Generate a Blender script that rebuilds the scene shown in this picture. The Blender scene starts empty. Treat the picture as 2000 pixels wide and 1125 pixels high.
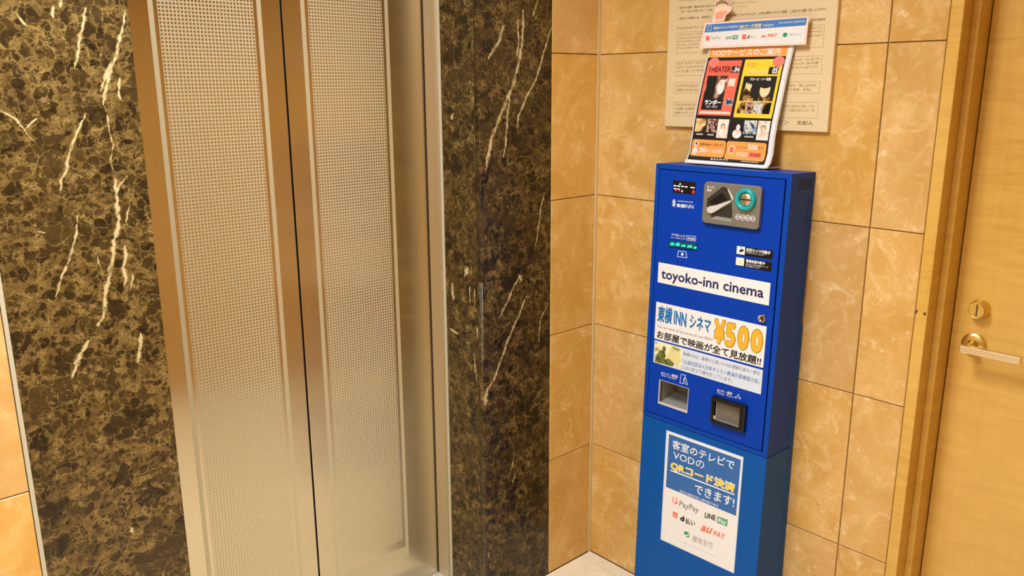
import bpy, bmesh, math, random
import numpy as np
from mathutils import Matrix, Vector

random.seed(7)
SC = bpy.context.scene
COL = SC.collection
PI = math.pi

# ------------------------------------------------------------------ camera
FPX, YAW, PITCH, ROLL = 1603.608, 0.741250, -0.240461, -0.0048004
CAM = np.array([-1.83913, -1.63179, 1.5])
fw = np.array([math.sin(YAW)*math.cos(PITCH), math.cos(YAW)*math.cos(PITCH), math.sin(PITCH)])
rt = np.array([math.cos(YAW), -math.sin(YAW), 0.0])
up = np.cross(rt, fw)
r2 = rt*math.cos(ROLL) + up*math.sin(ROLL)
u2 = -rt*math.sin(ROLL) + up*math.cos(ROLL)
cam_data = bpy.data.cameras.new('camera')
cam_data.sensor_width = 36.0
cam_data.lens = 36.0*FPX/2000.0
cam_data.clip_start = 0.02
cam = bpy.data.objects.new('camera', cam_data)
COL.objects.link(cam)
cam.matrix_world = Matrix(((r2[0], u2[0], -fw[0], CAM[0]), (r2[1], u2[1], -fw[1], CAM[1]),
                           (r2[2], u2[2], -fw[2], CAM[2]), (0, 0, 0, 1)))
SC.camera = cam

# ------------------------------------------------------------------ world, lamps, exposure
w = bpy.data.worlds.new('world'); SC.world = w; w.use_nodes = True
w.node_tree.nodes['Background'].inputs[0].default_value = (1.0, 0.86, 0.66, 1)
w.node_tree.nodes['Background'].inputs[1].default_value = 0.05
SC.view_settings.view_transform = 'Standard'
SC.view_settings.look = 'None'
SC.view_settings.gamma = 1.0
SC.view_settings.use_curve_mapping = False
SC.view_settings.exposure = 0.18
SC.cycles.max_bounces = 6
SC.cycles.diffuse_bounces = 4
SC.cycles.glossy_bounces = 3
SC.cycles.transmission_bounces = 4

def area(name, loc, sx, sy, watts, color):
    l = bpy.data.lights.new(name, 'AREA'); l.shape = 'RECTANGLE'
    l.size, l.size_y, l.energy, l.color = sx, sy, watts, color
    l.spread = math.radians(152)
    o = bpy.data.objects.new(name, l); COL.objects.link(o); o.location = loc
    return o
WARM = (0.95, 0.97, 1.03)
area('ceiling_area_light', (-1.18, -0.58, 2.36), 0.55, 0.35, 25, WARM)
area('ceiling_area_light', (-2.45, -0.95, 2.36), 0.50, 0.50, 24, WARM)  # unseen corridor lamp, added as general fill
area('ceiling_area_light', (-3.60, -0.90, 2.36), 0.50, 0.50, 20, WARM)  # another added fill lamp, further down the corridor

# ------------------------------------------------------------------ helpers
def S(h):
    """sRGB hex -> linear rgba"""
    h = h.lstrip('#'); v = [int(h[i:i+2], 16)/255 for i in (0, 2, 4)]
    return tuple(c/12.92 if c <= 0.04045 else ((c+0.055)/1.055)**2.4 for c in v) + (1.0,)

class NT:
    def __init__(s, name):
        s.m = bpy.data.materials.new(name); s.m.use_nodes = True
        s.t = s.m.node_tree; s.b = s.t.nodes['Principled BSDF']
    def n(s, typ, ins=None, **kw):
        nd = s.t.nodes.new(typ)
        for k, v in kw.items(): setattr(nd, k, v)
        for k, v in (ins or {}).items():
            sock = nd.inputs[k]
            if isinstance(v, bpy.types.NodeSocket): s.t.links.new(v, sock)
            else: sock.default_value = v
        return nd
    def math(s, op, a, b=None, c=None, clamp=False):
        nd = s.t.nodes.new('ShaderNodeMath'); nd.operation = op; nd.use_clamp = clamp
        for i, v in enumerate((a, b, c)):
            if v is None: continue
            if isinstance(v, bpy.types.NodeSocket): s.t.links.new(v, nd.inputs[i])
            else: nd.inputs[i].default_value = v
        return nd.outputs[0]
    def mix(s, f, a, b):
        nd = s.t.nodes.new('ShaderNodeMix'); nd.data_type = 'RGBA'
        for i, v in ((0, f), (6, a), (7, b)):
            if isinstance(v, bpy.types.NodeSocket): s.t.links.new(v, nd.inputs[i])
            else: nd.inputs[i].default_value = v
        return nd.outputs[2]
    def ramp(s, x, lo, hi, a=0.0, b=1.0):
        nd = s.t.nodes.new('ShaderNodeMapRange'); nd.interpolation_type = 'SMOOTHSTEP'
        s.t.links.new(x, nd.inputs[0])
        for i, v in ((1, lo), (2, hi), (3, a), (4, b)): nd.inputs[i].default_value = v
        return nd.outputs[0]
    def set(s, **kw):
        for k, v in kw.items():
            sock = s.b.inputs[k.replace('_', ' ')]
            if isinstance(v, bpy.types.NodeSocket): s.t.links.new(v, sock)
            else: sock.default_value = v
        return s.m
    def coords(s, offset=False):
        c = s.n('ShaderNodeTexCoord').outputs['Object']
        if offset:
            r = s.n('ShaderNodeObjectInfo').outputs['Random']
            cb = s.n('ShaderNodeCombineXYZ', {0: s.math('MULTIPLY', r, 37.0), 1: s.math('MULTIPLY', r, 71.0), 2: s.math('MULTIPLY', r, 113.0)})
            c = s.n('ShaderNodeVectorMath', {0: c, 1: cb.outputs[0]}, operation='ADD').outputs[0]
        return c
    def bump(s, h, strength, dist=0.001):
        return s.n('ShaderNodeBump', {'Strength': strength, 'Distance': dist, 'Height': h}).outputs[0]

def plain(name, hexcol, rough=0.5, metal=0.0, spec=0.5, emit=None, es=0.0, grain=0.04):
    """a plain painted / printed surface with a very fine tonal grain"""
    t = NT(name); c = S(hexcol)
    nz = t.n('ShaderNodeTexNoise', {'Vector': t.coords(), 'Scale': 140.0, 'Detail': 0.0}).outputs[0]
    k = t.math('MULTIPLY_ADD', nz, grain*2, 1.0-grain)
    col = t.n('ShaderNodeVectorMath', {0: c[:3], 'Scale': k}, operation='SCALE').outputs[0]
    t.set(Base_Color=col, Roughness=rough, Metallic=metal, Specular_IOR_Level=spec)
    if emit: t.set(Emission_Color=S(emit), Emission_Strength=es)
    return t.m

# ------------------------------------------------------------------ materials
def mat_marble(name, dark):
    """brecciated dark marble: tan ground, dark clasts of three sizes, fine veinlets, white veins; dark = share of dark ground"""
    t = NT(name); co = t.coords(True)
    d = t.n('ShaderNodeTexNoise', {'Vector': co, 'Scale': 16.0, 'Detail': 3.0, 'Roughness': 0.6}).outputs[1]
    d0 = t.n('ShaderNodeVectorMath', {0: d, 1: (0.5, 0.5, 0.5)}, operation='SUBTRACT').outputs[0]
    def warped(amount):
        sc = t.n('ShaderNodeVectorMath', {0: d0, 'Scale': amount}, operation='SCALE').outputs[0]
        return t.n('ShaderNodeVectorMath', {0: co, 1: sc}, operation='ADD').outputs[0]
    big = t.n('ShaderNodeTexNoise', {'Vector': co, 'Scale': 7.0, 'Detail': 3.0, 'Roughness': 0.55, 'Distortion': 0.5}).outputs[0]
    fine = t.n('ShaderNodeTexNoise', {'Vector': co, 'Scale': 85.0, 'Detail': 3.0, 'Roughness': 0.7}).outputs[0]
    mid = t.n('ShaderNodeTexNoise', {'Vector': warped(0.05), 'Scale': 36.0, 'Detail': 3.0, 'Roughness': 0.65}).outputs[0]
    def cells(scale, vec, lo, hi):
        """mask of the inside of cells (1) against the seams (0), and three random numbers per cell"""
        e = t.n('ShaderNodeTexVoronoi', {'Vector': vec, 'Scale': scale, 'Randomness': 1.0}, feature='DISTANCE_TO_EDGE').outputs['Distance']
        c = t.n('ShaderNodeSeparateColor', {0: t.n('ShaderNodeTexVoronoi', {'Vector': vec, 'Scale': scale, 'Randomness': 1.0}, feature='F1').outputs['Color']})
        e = t.math('MULTIPLY_ADD', t.math('SUBTRACT', fine, 0.5), 0.22, e)
        return t.ramp(e, lo, hi), c.outputs
    seam, olive, brown, black = S('#8b7442'), S('#634e27'), S('#403016'), S('#1b1308')
    zone = t.math('ADD', big, dark)
    ground = t.mix(t.ramp(mid, 0.36, 0.64), olive, seam)
    ground = t.mix(t.math('MULTIPLY', t.ramp(zone, 0.46, 0.66), 0.8), ground, t.mix(t.ramp(mid, 0.42, 0.66), brown, olive))
    m, r = cells(165.0, warped(0.014), 0.02, 0.18)
    base = t.mix(t.math('MULTIPLY', m, 0.85), ground, t.mix(t.ramp(t.math('ADD', r[0], dark), 0.15, 0.95), olive, brown))
    for scale, vec, lo, hi, cut, op in ((98.0, warped(0.020), 0.02, 0.14, 0.44, 0.9), (56.0, warped(0.032), 0.015, 0.10, 0.57, 0.92), (24.0, warped(0.055), 0.008, 0.055, 0.73, 0.9)):
        m, r = cells(scale, vec, lo, hi)
        pick = t.ramp(t.math('ADD', r[0], dark), cut-0.03, cut+0.03)
        inner = t.mix(t.ramp(mid, 0.45, 0.75, 0.0, 0.35), t.mix(t.ramp(t.math('ADD', r[1], dark), 0.1, 0.9), brown, black), olive)
        base = t.mix(t.math('MULTIPLY', t.math('MULTIPLY', m, pick), op), base, inner)
    for scale, vec, wd, op in ((11.0, warped(0.14), 0.012, 0.7), (30.0, warped(0.09), 0.028, 0.6)):
        v = t.n('ShaderNodeTexVoronoi', {'Vector': vec, 'Scale': scale, 'Randomness': 1.0}, feature='DISTANCE_TO_EDGE').outputs['Distance']
        base = t.mix(t.math('MULTIPLY', t.ramp(v, 0.0, wd, op, 0.0), t.ramp(mid, 0.42, 0.60, 0.1, 1.0)), base, S('#9c8249'))
    white = t.n('ShaderNodeAttribute', attribute_name='vein').outputs['Fac']
    jag = t.math('MULTIPLY', t.math('SUBTRACT', fine, 0.5), 0.30)
    wm = t.math('MULTIPLY', t.ramp(t.math('ADD', white, jag), 0.80, 0.86), t.ramp(mid, 0.34, 0.50, 0.15, 1.0))
    halo = t.math('MULTIPLY', t.ramp(t.math('ADD', white, t.math('MULTIPLY', jag, 2.0)), 0.62, 0.84), 0.45)
    base = t.mix(halo, base, S('#9c8750'))
    base = t.mix(wm, base, S('#c0b083'))
    return t.set(Base_Color=base, Roughness=0.3, Specular_IOR_Level=0.32,
                 Normal=t.bump(fine, 0.04, 0.0003))

def mat_tile(name, a, b, vein):
    t = NT(name); co = t.coords(True)
    rnd = t.n('ShaderNodeObjectInfo').outputs['Random']
    n1 = t.n('ShaderNodeTexNoise', {'Vector': co, 'Scale': 4.5, 'Detail': 3.0, 'Roughness': 0.62, 'Distortion': 1.1}).outputs[0]
    n2 = t.n('ShaderNodeTexNoise', {'Vector': co, 'Scale': 48.0, 'Detail': 3.0, 'Roughness': 0.7}).outputs[0]
    n3 = t.n('ShaderNodeTexNoise', {'Vector': co, 'Scale': 15.0, 'Detail': 2.0, 'Roughness': 0.6, 'Distortion': 1.5}).outputs[0]
    dn = t.n('ShaderNodeTexNoise', {'Vector': co, 'Scale': 8.0, 'Detail': 3.0, 'Roughness': 0.6}).outputs[1]
    wv = t.n('ShaderNodeVectorMath', {0: dn, 'Scale': 0.30}, operation='SCALE').outputs[0]
    wv = t.n('ShaderNodeVectorMath', {0: co, 1: wv}, operation='ADD').outputs[0]
    vd = t.n('ShaderNodeTexVoronoi', {'Vector': wv, 'Scale': 5.0}, feature='DISTANCE_TO_EDGE').outputs['Distance']
    v2 = t.n('ShaderNodeTexVoronoi', {'Vector': wv, 'Scale': 30.0}, feature='DISTANCE_TO_EDGE').outputs['Distance']
    col = t.mix(t.ramp(n1, 0.28, 0.72), S(a), S(b))
    col = t.mix(t.math('MULTIPLY', t.ramp(n3, 0.5, 0.75), 0.45), col, S(vein))
    col = t.mix(t.math('MULTIPLY', t.ramp(n2, 0.5, 0.78), 0.40), col, S(vein))
    col = t.mix(t.math('MULTIPLY', t.ramp(v2, 0.0, 0.09, 0.55, 0.0), t.ramp(n1, 0.48, 0.66)), col, S(vein))
    thin = t.math('MULTIPLY', t.ramp(vd, 0.0, 0.016, 0.5, 0.0), t.ramp(n3, 0.50, 0.66))
    col = t.mix(thin, col, S('#f0dcb2'))
    pit = t.math('MULTIPLY', t.ramp(n2, 0.26, 0.37, 1.0, 0.0), t.ramp(n1, 0.46, 0.60))
    col = t.mix(t.math('MULTIPLY', pit, 0.45), col, S('#8c6a34'))
    hue = t.n('ShaderNodeHueSaturation', {'Hue': 0.5, 'Saturation': t.math('MULTIPLY_ADD', rnd, 0.08, 0.96),
              'Value': t.math('MULTIPLY_ADD', rnd, 0.07, 0.965), 'Color': col}).outputs[0]
    return t.set(Base_Color=hue, Roughness=0.30, Specular_IOR_Level=0.4, Normal=t.bump(n2, 0.08, 0.0006))

def mat_steel(name, lattice=None):
    """hair-line stainless steel; lattice = (x0,x1,z0,z1) area with an etched square grid inside an etched border line"""
    t = NT(name); co = t.coords()
    st = t.n('ShaderNodeMapping', {'Vector': co, 'Scale': (900.0, 900.0, 6.0)}).outputs[0]
    hair = t.n('ShaderNodeTexNoise', {'Vector': st, 'Scale': 1.0, 'Detail': 2.0}).outputs[0]
    polished, etched = S('#d8cdb6'), S('#d2c8a6')
    if lattice is None:
        return t.set(Base_Color=t.mix(hair, S('#cdc1a6'), polished), Metallic=1.0, Roughness=0.5)
    x0, x1, z0, z1 = lattice
    sx = t.n('ShaderNodeSeparateXYZ', {0: co}); X, Z = sx.outputs[0], sx.outputs[2]
    def inside(v, a, b):
        return t.math('MULTIPLY', t.math('GREATER_THAN', v, a), t.math('LESS_THAN', v, b))
    def rect(m, foot):
        return t.math('MULTIPLY', inside(X, x0-m, x1+m), inside(Z, z0-foot, z1+m))
    band = t.math('SUBTRACT', rect(0.0195, 0.060), rect(0.0085, 0.026))      # the border line is wider along the foot
    area_ = rect(0.0, 0.0)
    p = (x1-x0)/27.0
    def square(v, o):
        fr = t.math('FRACT', t.math('DIVIDE', t.math('SUBTRACT', v, o), p))
        return inside(fr, 0.21, 0.79)
    sq = t.math('MULTIPLY', square(X, x0), square(Z, z0))
    lines = t.math('MULTIPLY', area_, t.math('SUBTRACT', 1.0, sq))
    e = t.math('ADD', band, lines, clamp=True)
    col = t.mix(e, t.mix(hair, S('#cdc1a6'), polished), etched)
    rough = t.math('MULTIPLY_ADD', e, 0.25, 0.23)
    return t.set(Base_Color=col, Metallic=t.math('MULTIPLY_ADD', e, -0.5, 1.0), Roughness=rough, Anisotropic=0.96, Tangent=t.n('ShaderNodeCombineXYZ', {0: 1.0, 1: 0.0, 2: 0.0}).outputs[0])

def mat_wood():
    t = NT('maple_veneer'); co = t.coords()
    a = t.n('ShaderNodeMapping', {'Vector': co, 'Scale': (9.0, 9.0, 60.0)}).outputs[0]
    b = t.n('ShaderNodeMapping', {'Vector': co, 'Scale': (70.0, 70.0, 3.0)}).outputs[0]
    c = t.n('ShaderNodeMapping', {'Vector': co, 'Scale': (3.0, 3.0, 2.0)}).outputs[0]
    fig = t.n('ShaderNodeTexNoise', {'Vector': a, 'Scale': 1.0, 'Detail': 4.0, 'Roughness': 0.6, 'Distortion': 0.5}).outputs[0]
    gr = t.n('ShaderNodeTexNoise', {'Vector': b, 'Scale': 1.0, 'Detail': 3.0}).outputs[0]
    bl = t.n('ShaderNodeTexNoise', {'Vector': c, 'Scale': 1.0, 'Detail': 2.0}).outputs[0]
    col = t.mix(t.ramp(fig, 0.25, 0.7), S('#c89a40'), S('#d6ac50'))
    col = t.mix(t.math('MULTIPLY', t.ramp(gr, 0.4, 0.7), 0.25), col, S('#bd8c3c'))
    col = t.mix(t.math('MULTIPLY', t.ramp(bl, 0.4, 0.65), 0.35), col, S('#dcb766'))
    return t.set(Base_Color=col, Roughness=0.38, Normal=t.bump(fig, 0.05, 0.0005))

def mat_blotch(name, cols, scale, rough=0.35):
    """a small printed picture: soft blotches of the given colours"""
    t = NT(name); co = t.coords(True)
    n1 = t.n('ShaderNodeTexNoise', {'Vector': co, 'Scale': scale, 'Detail': 3.0, 'Distortion': 0.8}).outputs[0]
    r = t.n('ShaderNodeValToRGB', {0: n1}); el = r.color_ramp.elements
    el[0].position, el[1].position = 0.36, 0.64
    el[0].color, el[1].color = S(cols[0]), S(cols[-1])
    for i, c in enumerate(cols[1:-1]):
        e = el.new(0.36+0.28*(i+1)/(len(cols)-1)); e.color = S(c)
    return t.set(Base_Color=r.outputs[0], Roughness=rough, Anisotropic=0.96, Tangent=t.n('ShaderNodeCombineXYZ', {0: 1.0, 1: 0.0, 2: 0.0}).outputs[0])

M = {}
M['marble'] = mat_marble('brown_marble', -0.07)
M['marble_dark'] = mat_marble('dark_brown_marble', 0.10)
M['tile_r'] = mat_tile('beige_tile', '#c39852', '#d5ad6c', '#e5c892')
M['tile_b'] = mat_tile('amber_tile', '#ca9d52', '#daaf66', '#e8c786')
M['tile_f'] = mat_tile('cream_floor_tile', '#e2d6b6', '#ece2c8', '#f2ead6')
M['tile_o'] = plain('plain_beige_tile', '#cea764', 0.3)
M['grout'] = plain('grout', '#9a7c4c', 0.9)
M['caulk'] = plain('pale_sealant', '#cdb98a', 0.55)
M['caulk_grey'] = plain('grey_sealant', '#b9b59c', 0.45)
M['steel'] = mat_steel('hairline_steel')
M['wood'] = mat_wood()
M['plaster'] = plain('warm_plaster', '#d9c7a0', 0.85)
M['ceiling'] = plain('ceiling_board', '#e4d8bd', 0.9)
M['blue'] = plain('blue_paint', '#0440a4', 0.42, spec=0.16, grain=0.02)
M['blue_door'] = plain('bright_blue_paint', '#0239a6', 0.42, spec=0.16, grain=0.02)
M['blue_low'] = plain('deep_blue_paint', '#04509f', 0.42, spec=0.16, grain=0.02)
M['black'] = plain('black_plastic', '#0d0d0d', 0.32)
M['gap_black'] = plain('gap_shade', '#060504', 0.8)  # near-black fill for gaps and slots, its colour standing in for shade
M['groove'] = plain('dark_blue_groove', '#04124a', 0.6)
M['white'] = plain('white_print', '#e3e3e2', 0.42)
M['cream'] = plain('cream_board', '#dac59c', 0.45)
M['cream_edge'] = plain('cream_board_edge', '#d8bb78', 0.5)
M['grey_metal'] = plain('grey_cast_metal', '#7c776b', 0.4, 0.2)
M['grey_dark'] = plain('dark_grey_plastic', '#2d2b26', 0.45)
M['grey_mid'] = plain('mid_grey_plastic', '#8f8c84', 0.4)
M['grey_light'] = plain('light_grey_plastic', '#c9c6bd', 0.32)
M['teal'] = plain('teal_plastic', '#0f9fa2', 0.28)
M['chrome'] = plain('bright_chrome', '#d5d0c4', 0.16, 1.0)
M['satin'] = plain('satin_nickel', '#d8ccb0', 0.34, 1.0)
M['brass'] = plain('brushed_brass', '#d9c070', 0.32, 1.0)
M['led_red'] = plain('red_led', '#d02030', 0.5, emit='#ff2233', es=1.6)
M['led_white'] = plain('white_led', '#dddddd', 0.5, emit='#ffffff', es=0.8)
M['led_teal'] = plain('teal_led', '#10b8a4', 0.4, emit='#18e0c4', es=0.7)
M['teal_dark'] = plain('dark_teal_window', '#0a4a4c', 0.3)
M['p_white'] = plain('white_ink', '#efeff0', 0.45)
M['p_black'] = plain('black_ink', '#12110f', 0.45)
M['p_navy'] = plain('navy_ink', '#0d1f5c', 0.45)
M['p_blue'] = plain('blue_ink', '#0f6fb4', 0.45)
M['p_midblue'] = plain('steel_blue_ink', '#2a63a8', 0.42)
M['p_softblue'] = plain('soft_blue_ink', '#3f6aa6', 0.45)
M['p_grey'] = plain('grey_ink', '#83807c', 0.45)
M['p_pale'] = plain('pale_grey_ink', '#b4afa6', 0.45)
M['p_brown'] = plain('faded_brown_ink', '#a08a5c', 0.5)
M['p_dkbrown'] = plain('dark_brown_ink', '#51401f', 0.5)
M['p_yellow'] = plain('yellow_ink', '#f2cf30', 0.42)
M['p_gold'] = plain('gold_ink', '#e5ad2c', 0.42)
M['p_olive'] = plain('olive_outline_ink', '#8d7430', 0.45)
M['p_orange'] = plain('orange_ink', '#f0a04a', 0.42)
M['p_red'] = plain('coral_red_ink', '#ea6a54', 0.42)
M['p_maroon'] = plain('maroon_ink', '#5e1712', 0.45)
M['p_coral'] = plain('coral_ink', '#ee6a58', 0.45)
M['p_aured'] = plain('orange_red_ink', '#ea7350', 0.45)
M['p_green'] = plain('green_ink', '#2f9466', 0.45)
M['p_sage'] = plain('sage_green_ink', '#5fa588', 0.45)
M['p_skin'] = plain('skin_ink', '#f2d3a6', 0.5)
M['p_hair'] = plain('brown_hair_ink', '#937a56', 0.5)
M['p_hdrblue'] = plain('light_blue_ink', '#4379bd', 0.45)
M['p_shirt'] = plain('salmon_ink', '#f0a184', 0.5)
M['p_pink'] = plain('pink_card', '#f6d2c2', 0.5)
M['p_pinkdot'] = plain('pink_dot_ink', '#ef7f70', 0.45)
M['p_paleblue'] = plain('pale_blue_ink', '#cdd9ea', 0.45)
M['p_paleyellow'] = plain('pale_yellow_ink', '#f6df8a', 0.45)
M['pic_dark'] = mat_blotch('dark_picture', ['#0e0b09', '#1d1512', '#8a5a48', '#d8c8b4'], 26.0)
M['pic_warm'] = mat_blotch('warm_picture', ['#16120c', '#4a3418', '#c99a58', '#e8cf9a'], 30.0)
M['pic_cool'] = mat_blotch('cool_picture', ['#2a3a54', '#8fa6bc', '#e3e0d2', '#3a342c'], 60.0)
M['pic_pale'] = mat_blotch('pale_picture', ['#e7dfd2', '#f0ebe2', '#d6b9a6'], 50.0)
M['pic_multi'] = mat_blotch('mixed_picture', ['#15110e', '#7a2c24', '#cfb6a0', '#23365a'], 70.0)
M['pic_soft'] = mat_blotch('soft_green_picture', ['#9cc0d0', '#e9e6c4', '#eae0ae', '#8f9a50'], 26.0)
M['p_camo'] = mat_blotch('camouflage_print', ['#39421f', '#59632f', '#7d8348'], 160.0)
M['p_leaf'] = plain('cream_green_ink', '#d9d08c', 0.5)
def mat_acrylic():
    t = NT('clear_acrylic')
    return t.set(Base_Color=S('#f4f2ea'), Roughness=0.08, Transmission_Weight=0.85, IOR=1.45)
M['acrylic'] = mat_acrylic()
t_ = NT('smoked_flap'); M['flap'] = t_.set(Base_Color=S('#cfc6b4'), Roughness=0.10, Transmission_Weight=0.8, IOR=1.3)

# ------------------------------------------------------------------ mesh helpers
class MB:
    def __init__(s): s.v = []; s.f = []
    def add(s, v, f):
        o = len(s.v); s.v += [tuple(p) for p in v]; s.f += [tuple(i+o for i in q) for q in f]; return s
    def box(s, x0, x1, y0, y1, z0, z1):
        return s.add([(x0, y0, z0), (x1, y0, z0), (x1, y1, z0), (x0, y1, z0), (x0, y0, z1), (x1, y0, z1), (x1, y1, z1), (x0, y1, z1)],
                     [(0, 3, 2, 1), (4, 5, 6, 7), (0, 1, 5, 4), (1, 2, 6, 5), (2, 3, 7, 6), (3, 0, 4, 7)])
    def prism(s, pts, y0, y1):
        """polygon in local x,z pushed from y0 (front) to y1"""
        a = sum(pts[i][0]*pts[(i+1) % len(pts)][1]-pts[(i+1) % len(pts)][0]*pts[i][1] for i in range(len(pts)))
        if a < 0: pts = pts[::-1]
        n = len(pts)
        v = [(x, y0, z) for x, z in pts]+[(x, y1, z) for x, z in pts]
        f = [tuple(range(n)), tuple(range(2*n-1, n-1, -1))]+[((i+1) % n, i, n+i, n+(i+1) % n) for i in range(n)]
        return s.add(v, f)
    def ring(s, outer, inner, y0, y1):
        """outline band between two polygons with the same number of points"""
        n = len(outer)
        v = [(x, y0, z) for x, z in outer]+[(x, y0, z) for x, z in inner]+[(x, y1, z) for x, z in outer]+[(x, y1, z) for x, z in inner]
        f = []
        for i in range(n):
            j = (i+1) % n
            f += [(i, j, n+j, n+i), (i, 2*n+i, 2*n+j, j), (n+i, n+j, 3*n+j, 3*n+i), (2*n+i, 3*n+i, 3*n+j, 2*n+j)]
        return s.add(v, f)
    def lathe(s, cx, cz, prof, n=40):
        """profile of (radius, y) turned about the local y axis through cx, cz"""
        v = []; f = []; m = len(prof)
        for i in range(n):
            a = 2*PI*i/n
            v += [(cx+r*math.cos(a), y, cz+r*math.sin(a)) for r, y in prof]
        for i in range(n):
            j = (i+1) % n
            for k in range(m-1): f.append((i*m+k, j*m+k, j*m+k+1, i*m+k+1))
        return s.add(v, f)

def rrect(x0, x1, z0, z1, r, n=6):
    p = []
    for cx, cz, a0 in ((x1-r, z1-r, 0), (x0+r, z1-r, 90), (x0+r, z0+r, 180), (x1-r, z0+r, 270)):
        for k in range(n+1):
            a = math.radians(a0+90*k/n); p.append((cx+r*math.cos(a), cz+r*math.sin(a)))
    return p
def ell(cx, cz, rx, rz, n=28, a0=0, a1=360):
    return [(cx+rx*math.cos(math.radians(a0+(a1-a0)*k/n)), cz+rz*math.sin(math.radians(a0+(a1-a0)*k/n))) for k in range(n if a1-a0 >= 360 else n+1)]

def mesh(mb, bevel=0.0, smooth=None, seg=2):
    me = bpy.data.meshes.new('m'); me.from_pydata(mb.v, [], mb.f); me.update()
    bm = bmesh.new(); bm.from_mesh(me)
    bmesh.ops.remove_doubles(bm, verts=bm.verts, dist=1e-6)
    bmesh.ops.recalc_face_normals(bm, faces=bm.faces)
    if bevel:
        es = [e for e in bm.edges if len(e.link_faces) == 2 and e.calc_face_angle(0) > 0.6]
        bmesh.ops.bevel(bm, geom=es, offset=bevel, segments=seg, profile=0.6, affect='EDGES', clamp_overlap=True)
    bm.to_mesh(me); bm.free()
    if smooth:
        for p in me.polygons: p.use_smooth = True
        me.set_sharp_from_angle(angle=smooth)
    return me

def obj(name, me, mat, parent=None, label=None):
    if isinstance(me, MB): me = mesh(me)
    o = bpy.data.objects.new(name, me); COL.objects.link(o)
    if mat is not None and not me.materials: me.materials.append(mat)
    if parent is not None: o.parent = parent
    if label: o['label'] = label
    return o
def tag(o, label, cat=None, group=None, kind=None):
    o['label'] = label
    if cat: o['category'] = cat
    if group: o['group'] = group
    if kind: o['kind'] = kind
    return o
def empty(name, M4):
    o = bpy.data.objects.new(name, None); COL.objects.link(o); o.empty_display_size = 0.1
    o.matrix_world = M4; return o

class Frame:
    """a surface: local x right, local z up, local y into the surface"""
    def __init__(s, M4):
        s.M = M4; inv = np.array(M4.inverted()); s.o = inv[:3, :3]@CAM+inv[:3, 3]; s.R = inv[:3, :3]
    def at(s, px, py, y0=0.0):
        d = fw + r2*((px-1000)/FPX) - u2*((py-562.5)/FPX)
        d = s.R@d; t = (y0-s.o[1])/d[1]; p = s.o+d*t
        return (float(p[0]), float(p[2]))
WALLR = Matrix.Rotation(-PI/2, 4, 'Z')
FB = Frame(Matrix.Identity(4))        # elevator wall, surface at y = 0
FR = Frame(WALLR)                     # wall behind the machine, surface at y = 0

# ---- lettering: one hidden text curve is set to each string in turn and meshed
_tc = bpy.data.curves.new('t', 'FONT'); _tc.resolution_u = 2; _tc.fill_mode = 'FRONT'
_to = bpy.data.objects.new('t', _tc); COL.objects.link(_to)
def text_verts(s, bold=0.0, shear=0.0, spacing=1.0):
    """flat mesh of a string and its vertices scaled to the unit square; bold overlays shifted copies of the glyphs"""
    _tc.body = s; _tc.shear = shear; _tc.space_character = spacing
    dg = bpy.context.evaluated_depsgraph_get(); dg.update()
    me = bpy.data.meshes.new_from_object(_to.evaluated_get(dg))
    v = np.zeros(len(me.vertices)*3); me.vertices.foreach_get('co', v); v = v.reshape(-1, 3)[:, :2]
    if bold:
        F = [tuple(p.vertices) for p in me.polygons]; n = len(v)
        sh = [(0, 0)]+[(bold*math.cos(k*PI/3), bold*math.sin(k*PI/3)) for k in range(6)]
        v = np.concatenate([v+np.array(d) for d in sh])
        F = [tuple(i+n*k for i in q) for k in range(len(sh)) for q in F]
        bpy.data.meshes.remove(me)
        me = bpy.data.meshes.new('lettering'); me.from_pydata([(x, y, 0) for x, y in v], [], F); me.update()
    me.materials.clear()
    lo, hi = v.min(0), v.max(0)
    layer = np.arange(len(v))//(len(v)//7) if bold else np.zeros(len(v))
    return me, (v-lo)/(hi-lo), layer*0.00003
def flip_up(me, ny=-1):
    """turn the faces of a flat mesh so that they look out of the surface"""
    if len(me.polygons) and me.polygons[0].normal.y*ny < 0: me.flip_normals()
def text3(s, bl, br, tl, y, mat, parent, bold=0.0, shear=0.0, spacing=1.0, name='lettering'):
    """text whose bounding box spans the local corners bl, br, tl"""
    me, uv, lay = text_verts(s, bold, shear, spacing)
    bl, br, tl = (np.array(p) for p in (bl, br, tl))
    P = bl+uv[:, :1]*(br-bl)+uv[:, 1:]*(tl-bl)
    co = np.stack([P[:, 0], y-lay, P[:, 1]], 1)
    me.vertices.foreach_set('co', co.ravel()); me.update(); flip_up(me)
    return obj(name, me, mat, parent)

def crop(ox, oy, k):
    return lambda x, y: (ox+x/k, oy+y/k)

# ================================================================== THE ROOM
ZT = 2.42                     # ceiling height
YO = -1.92                    # wall opposite the elevator
XL = -4.6                     # far end of the corridor
DX0, DX1 = -1.29, -0.453      # elevator opening between the marble reveals

# ---- wall with the elevator
mb = MB()
mb.box(DX1+0.022, 0.16, 0.022, 0.34, 0, ZT)
mb.box(XL, DX0-0.022, 0.022, 0.34, 0, ZT)
mb.box(DX0-0.022, DX1+0.022, 0.022, 0.34, 2.16, ZT)
wall_back = tag(obj('wall_back', mb, M['grout']), 'wall holding the steel elevator doors between dark marble and amber tiles', 'wall', kind='structure')

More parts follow.
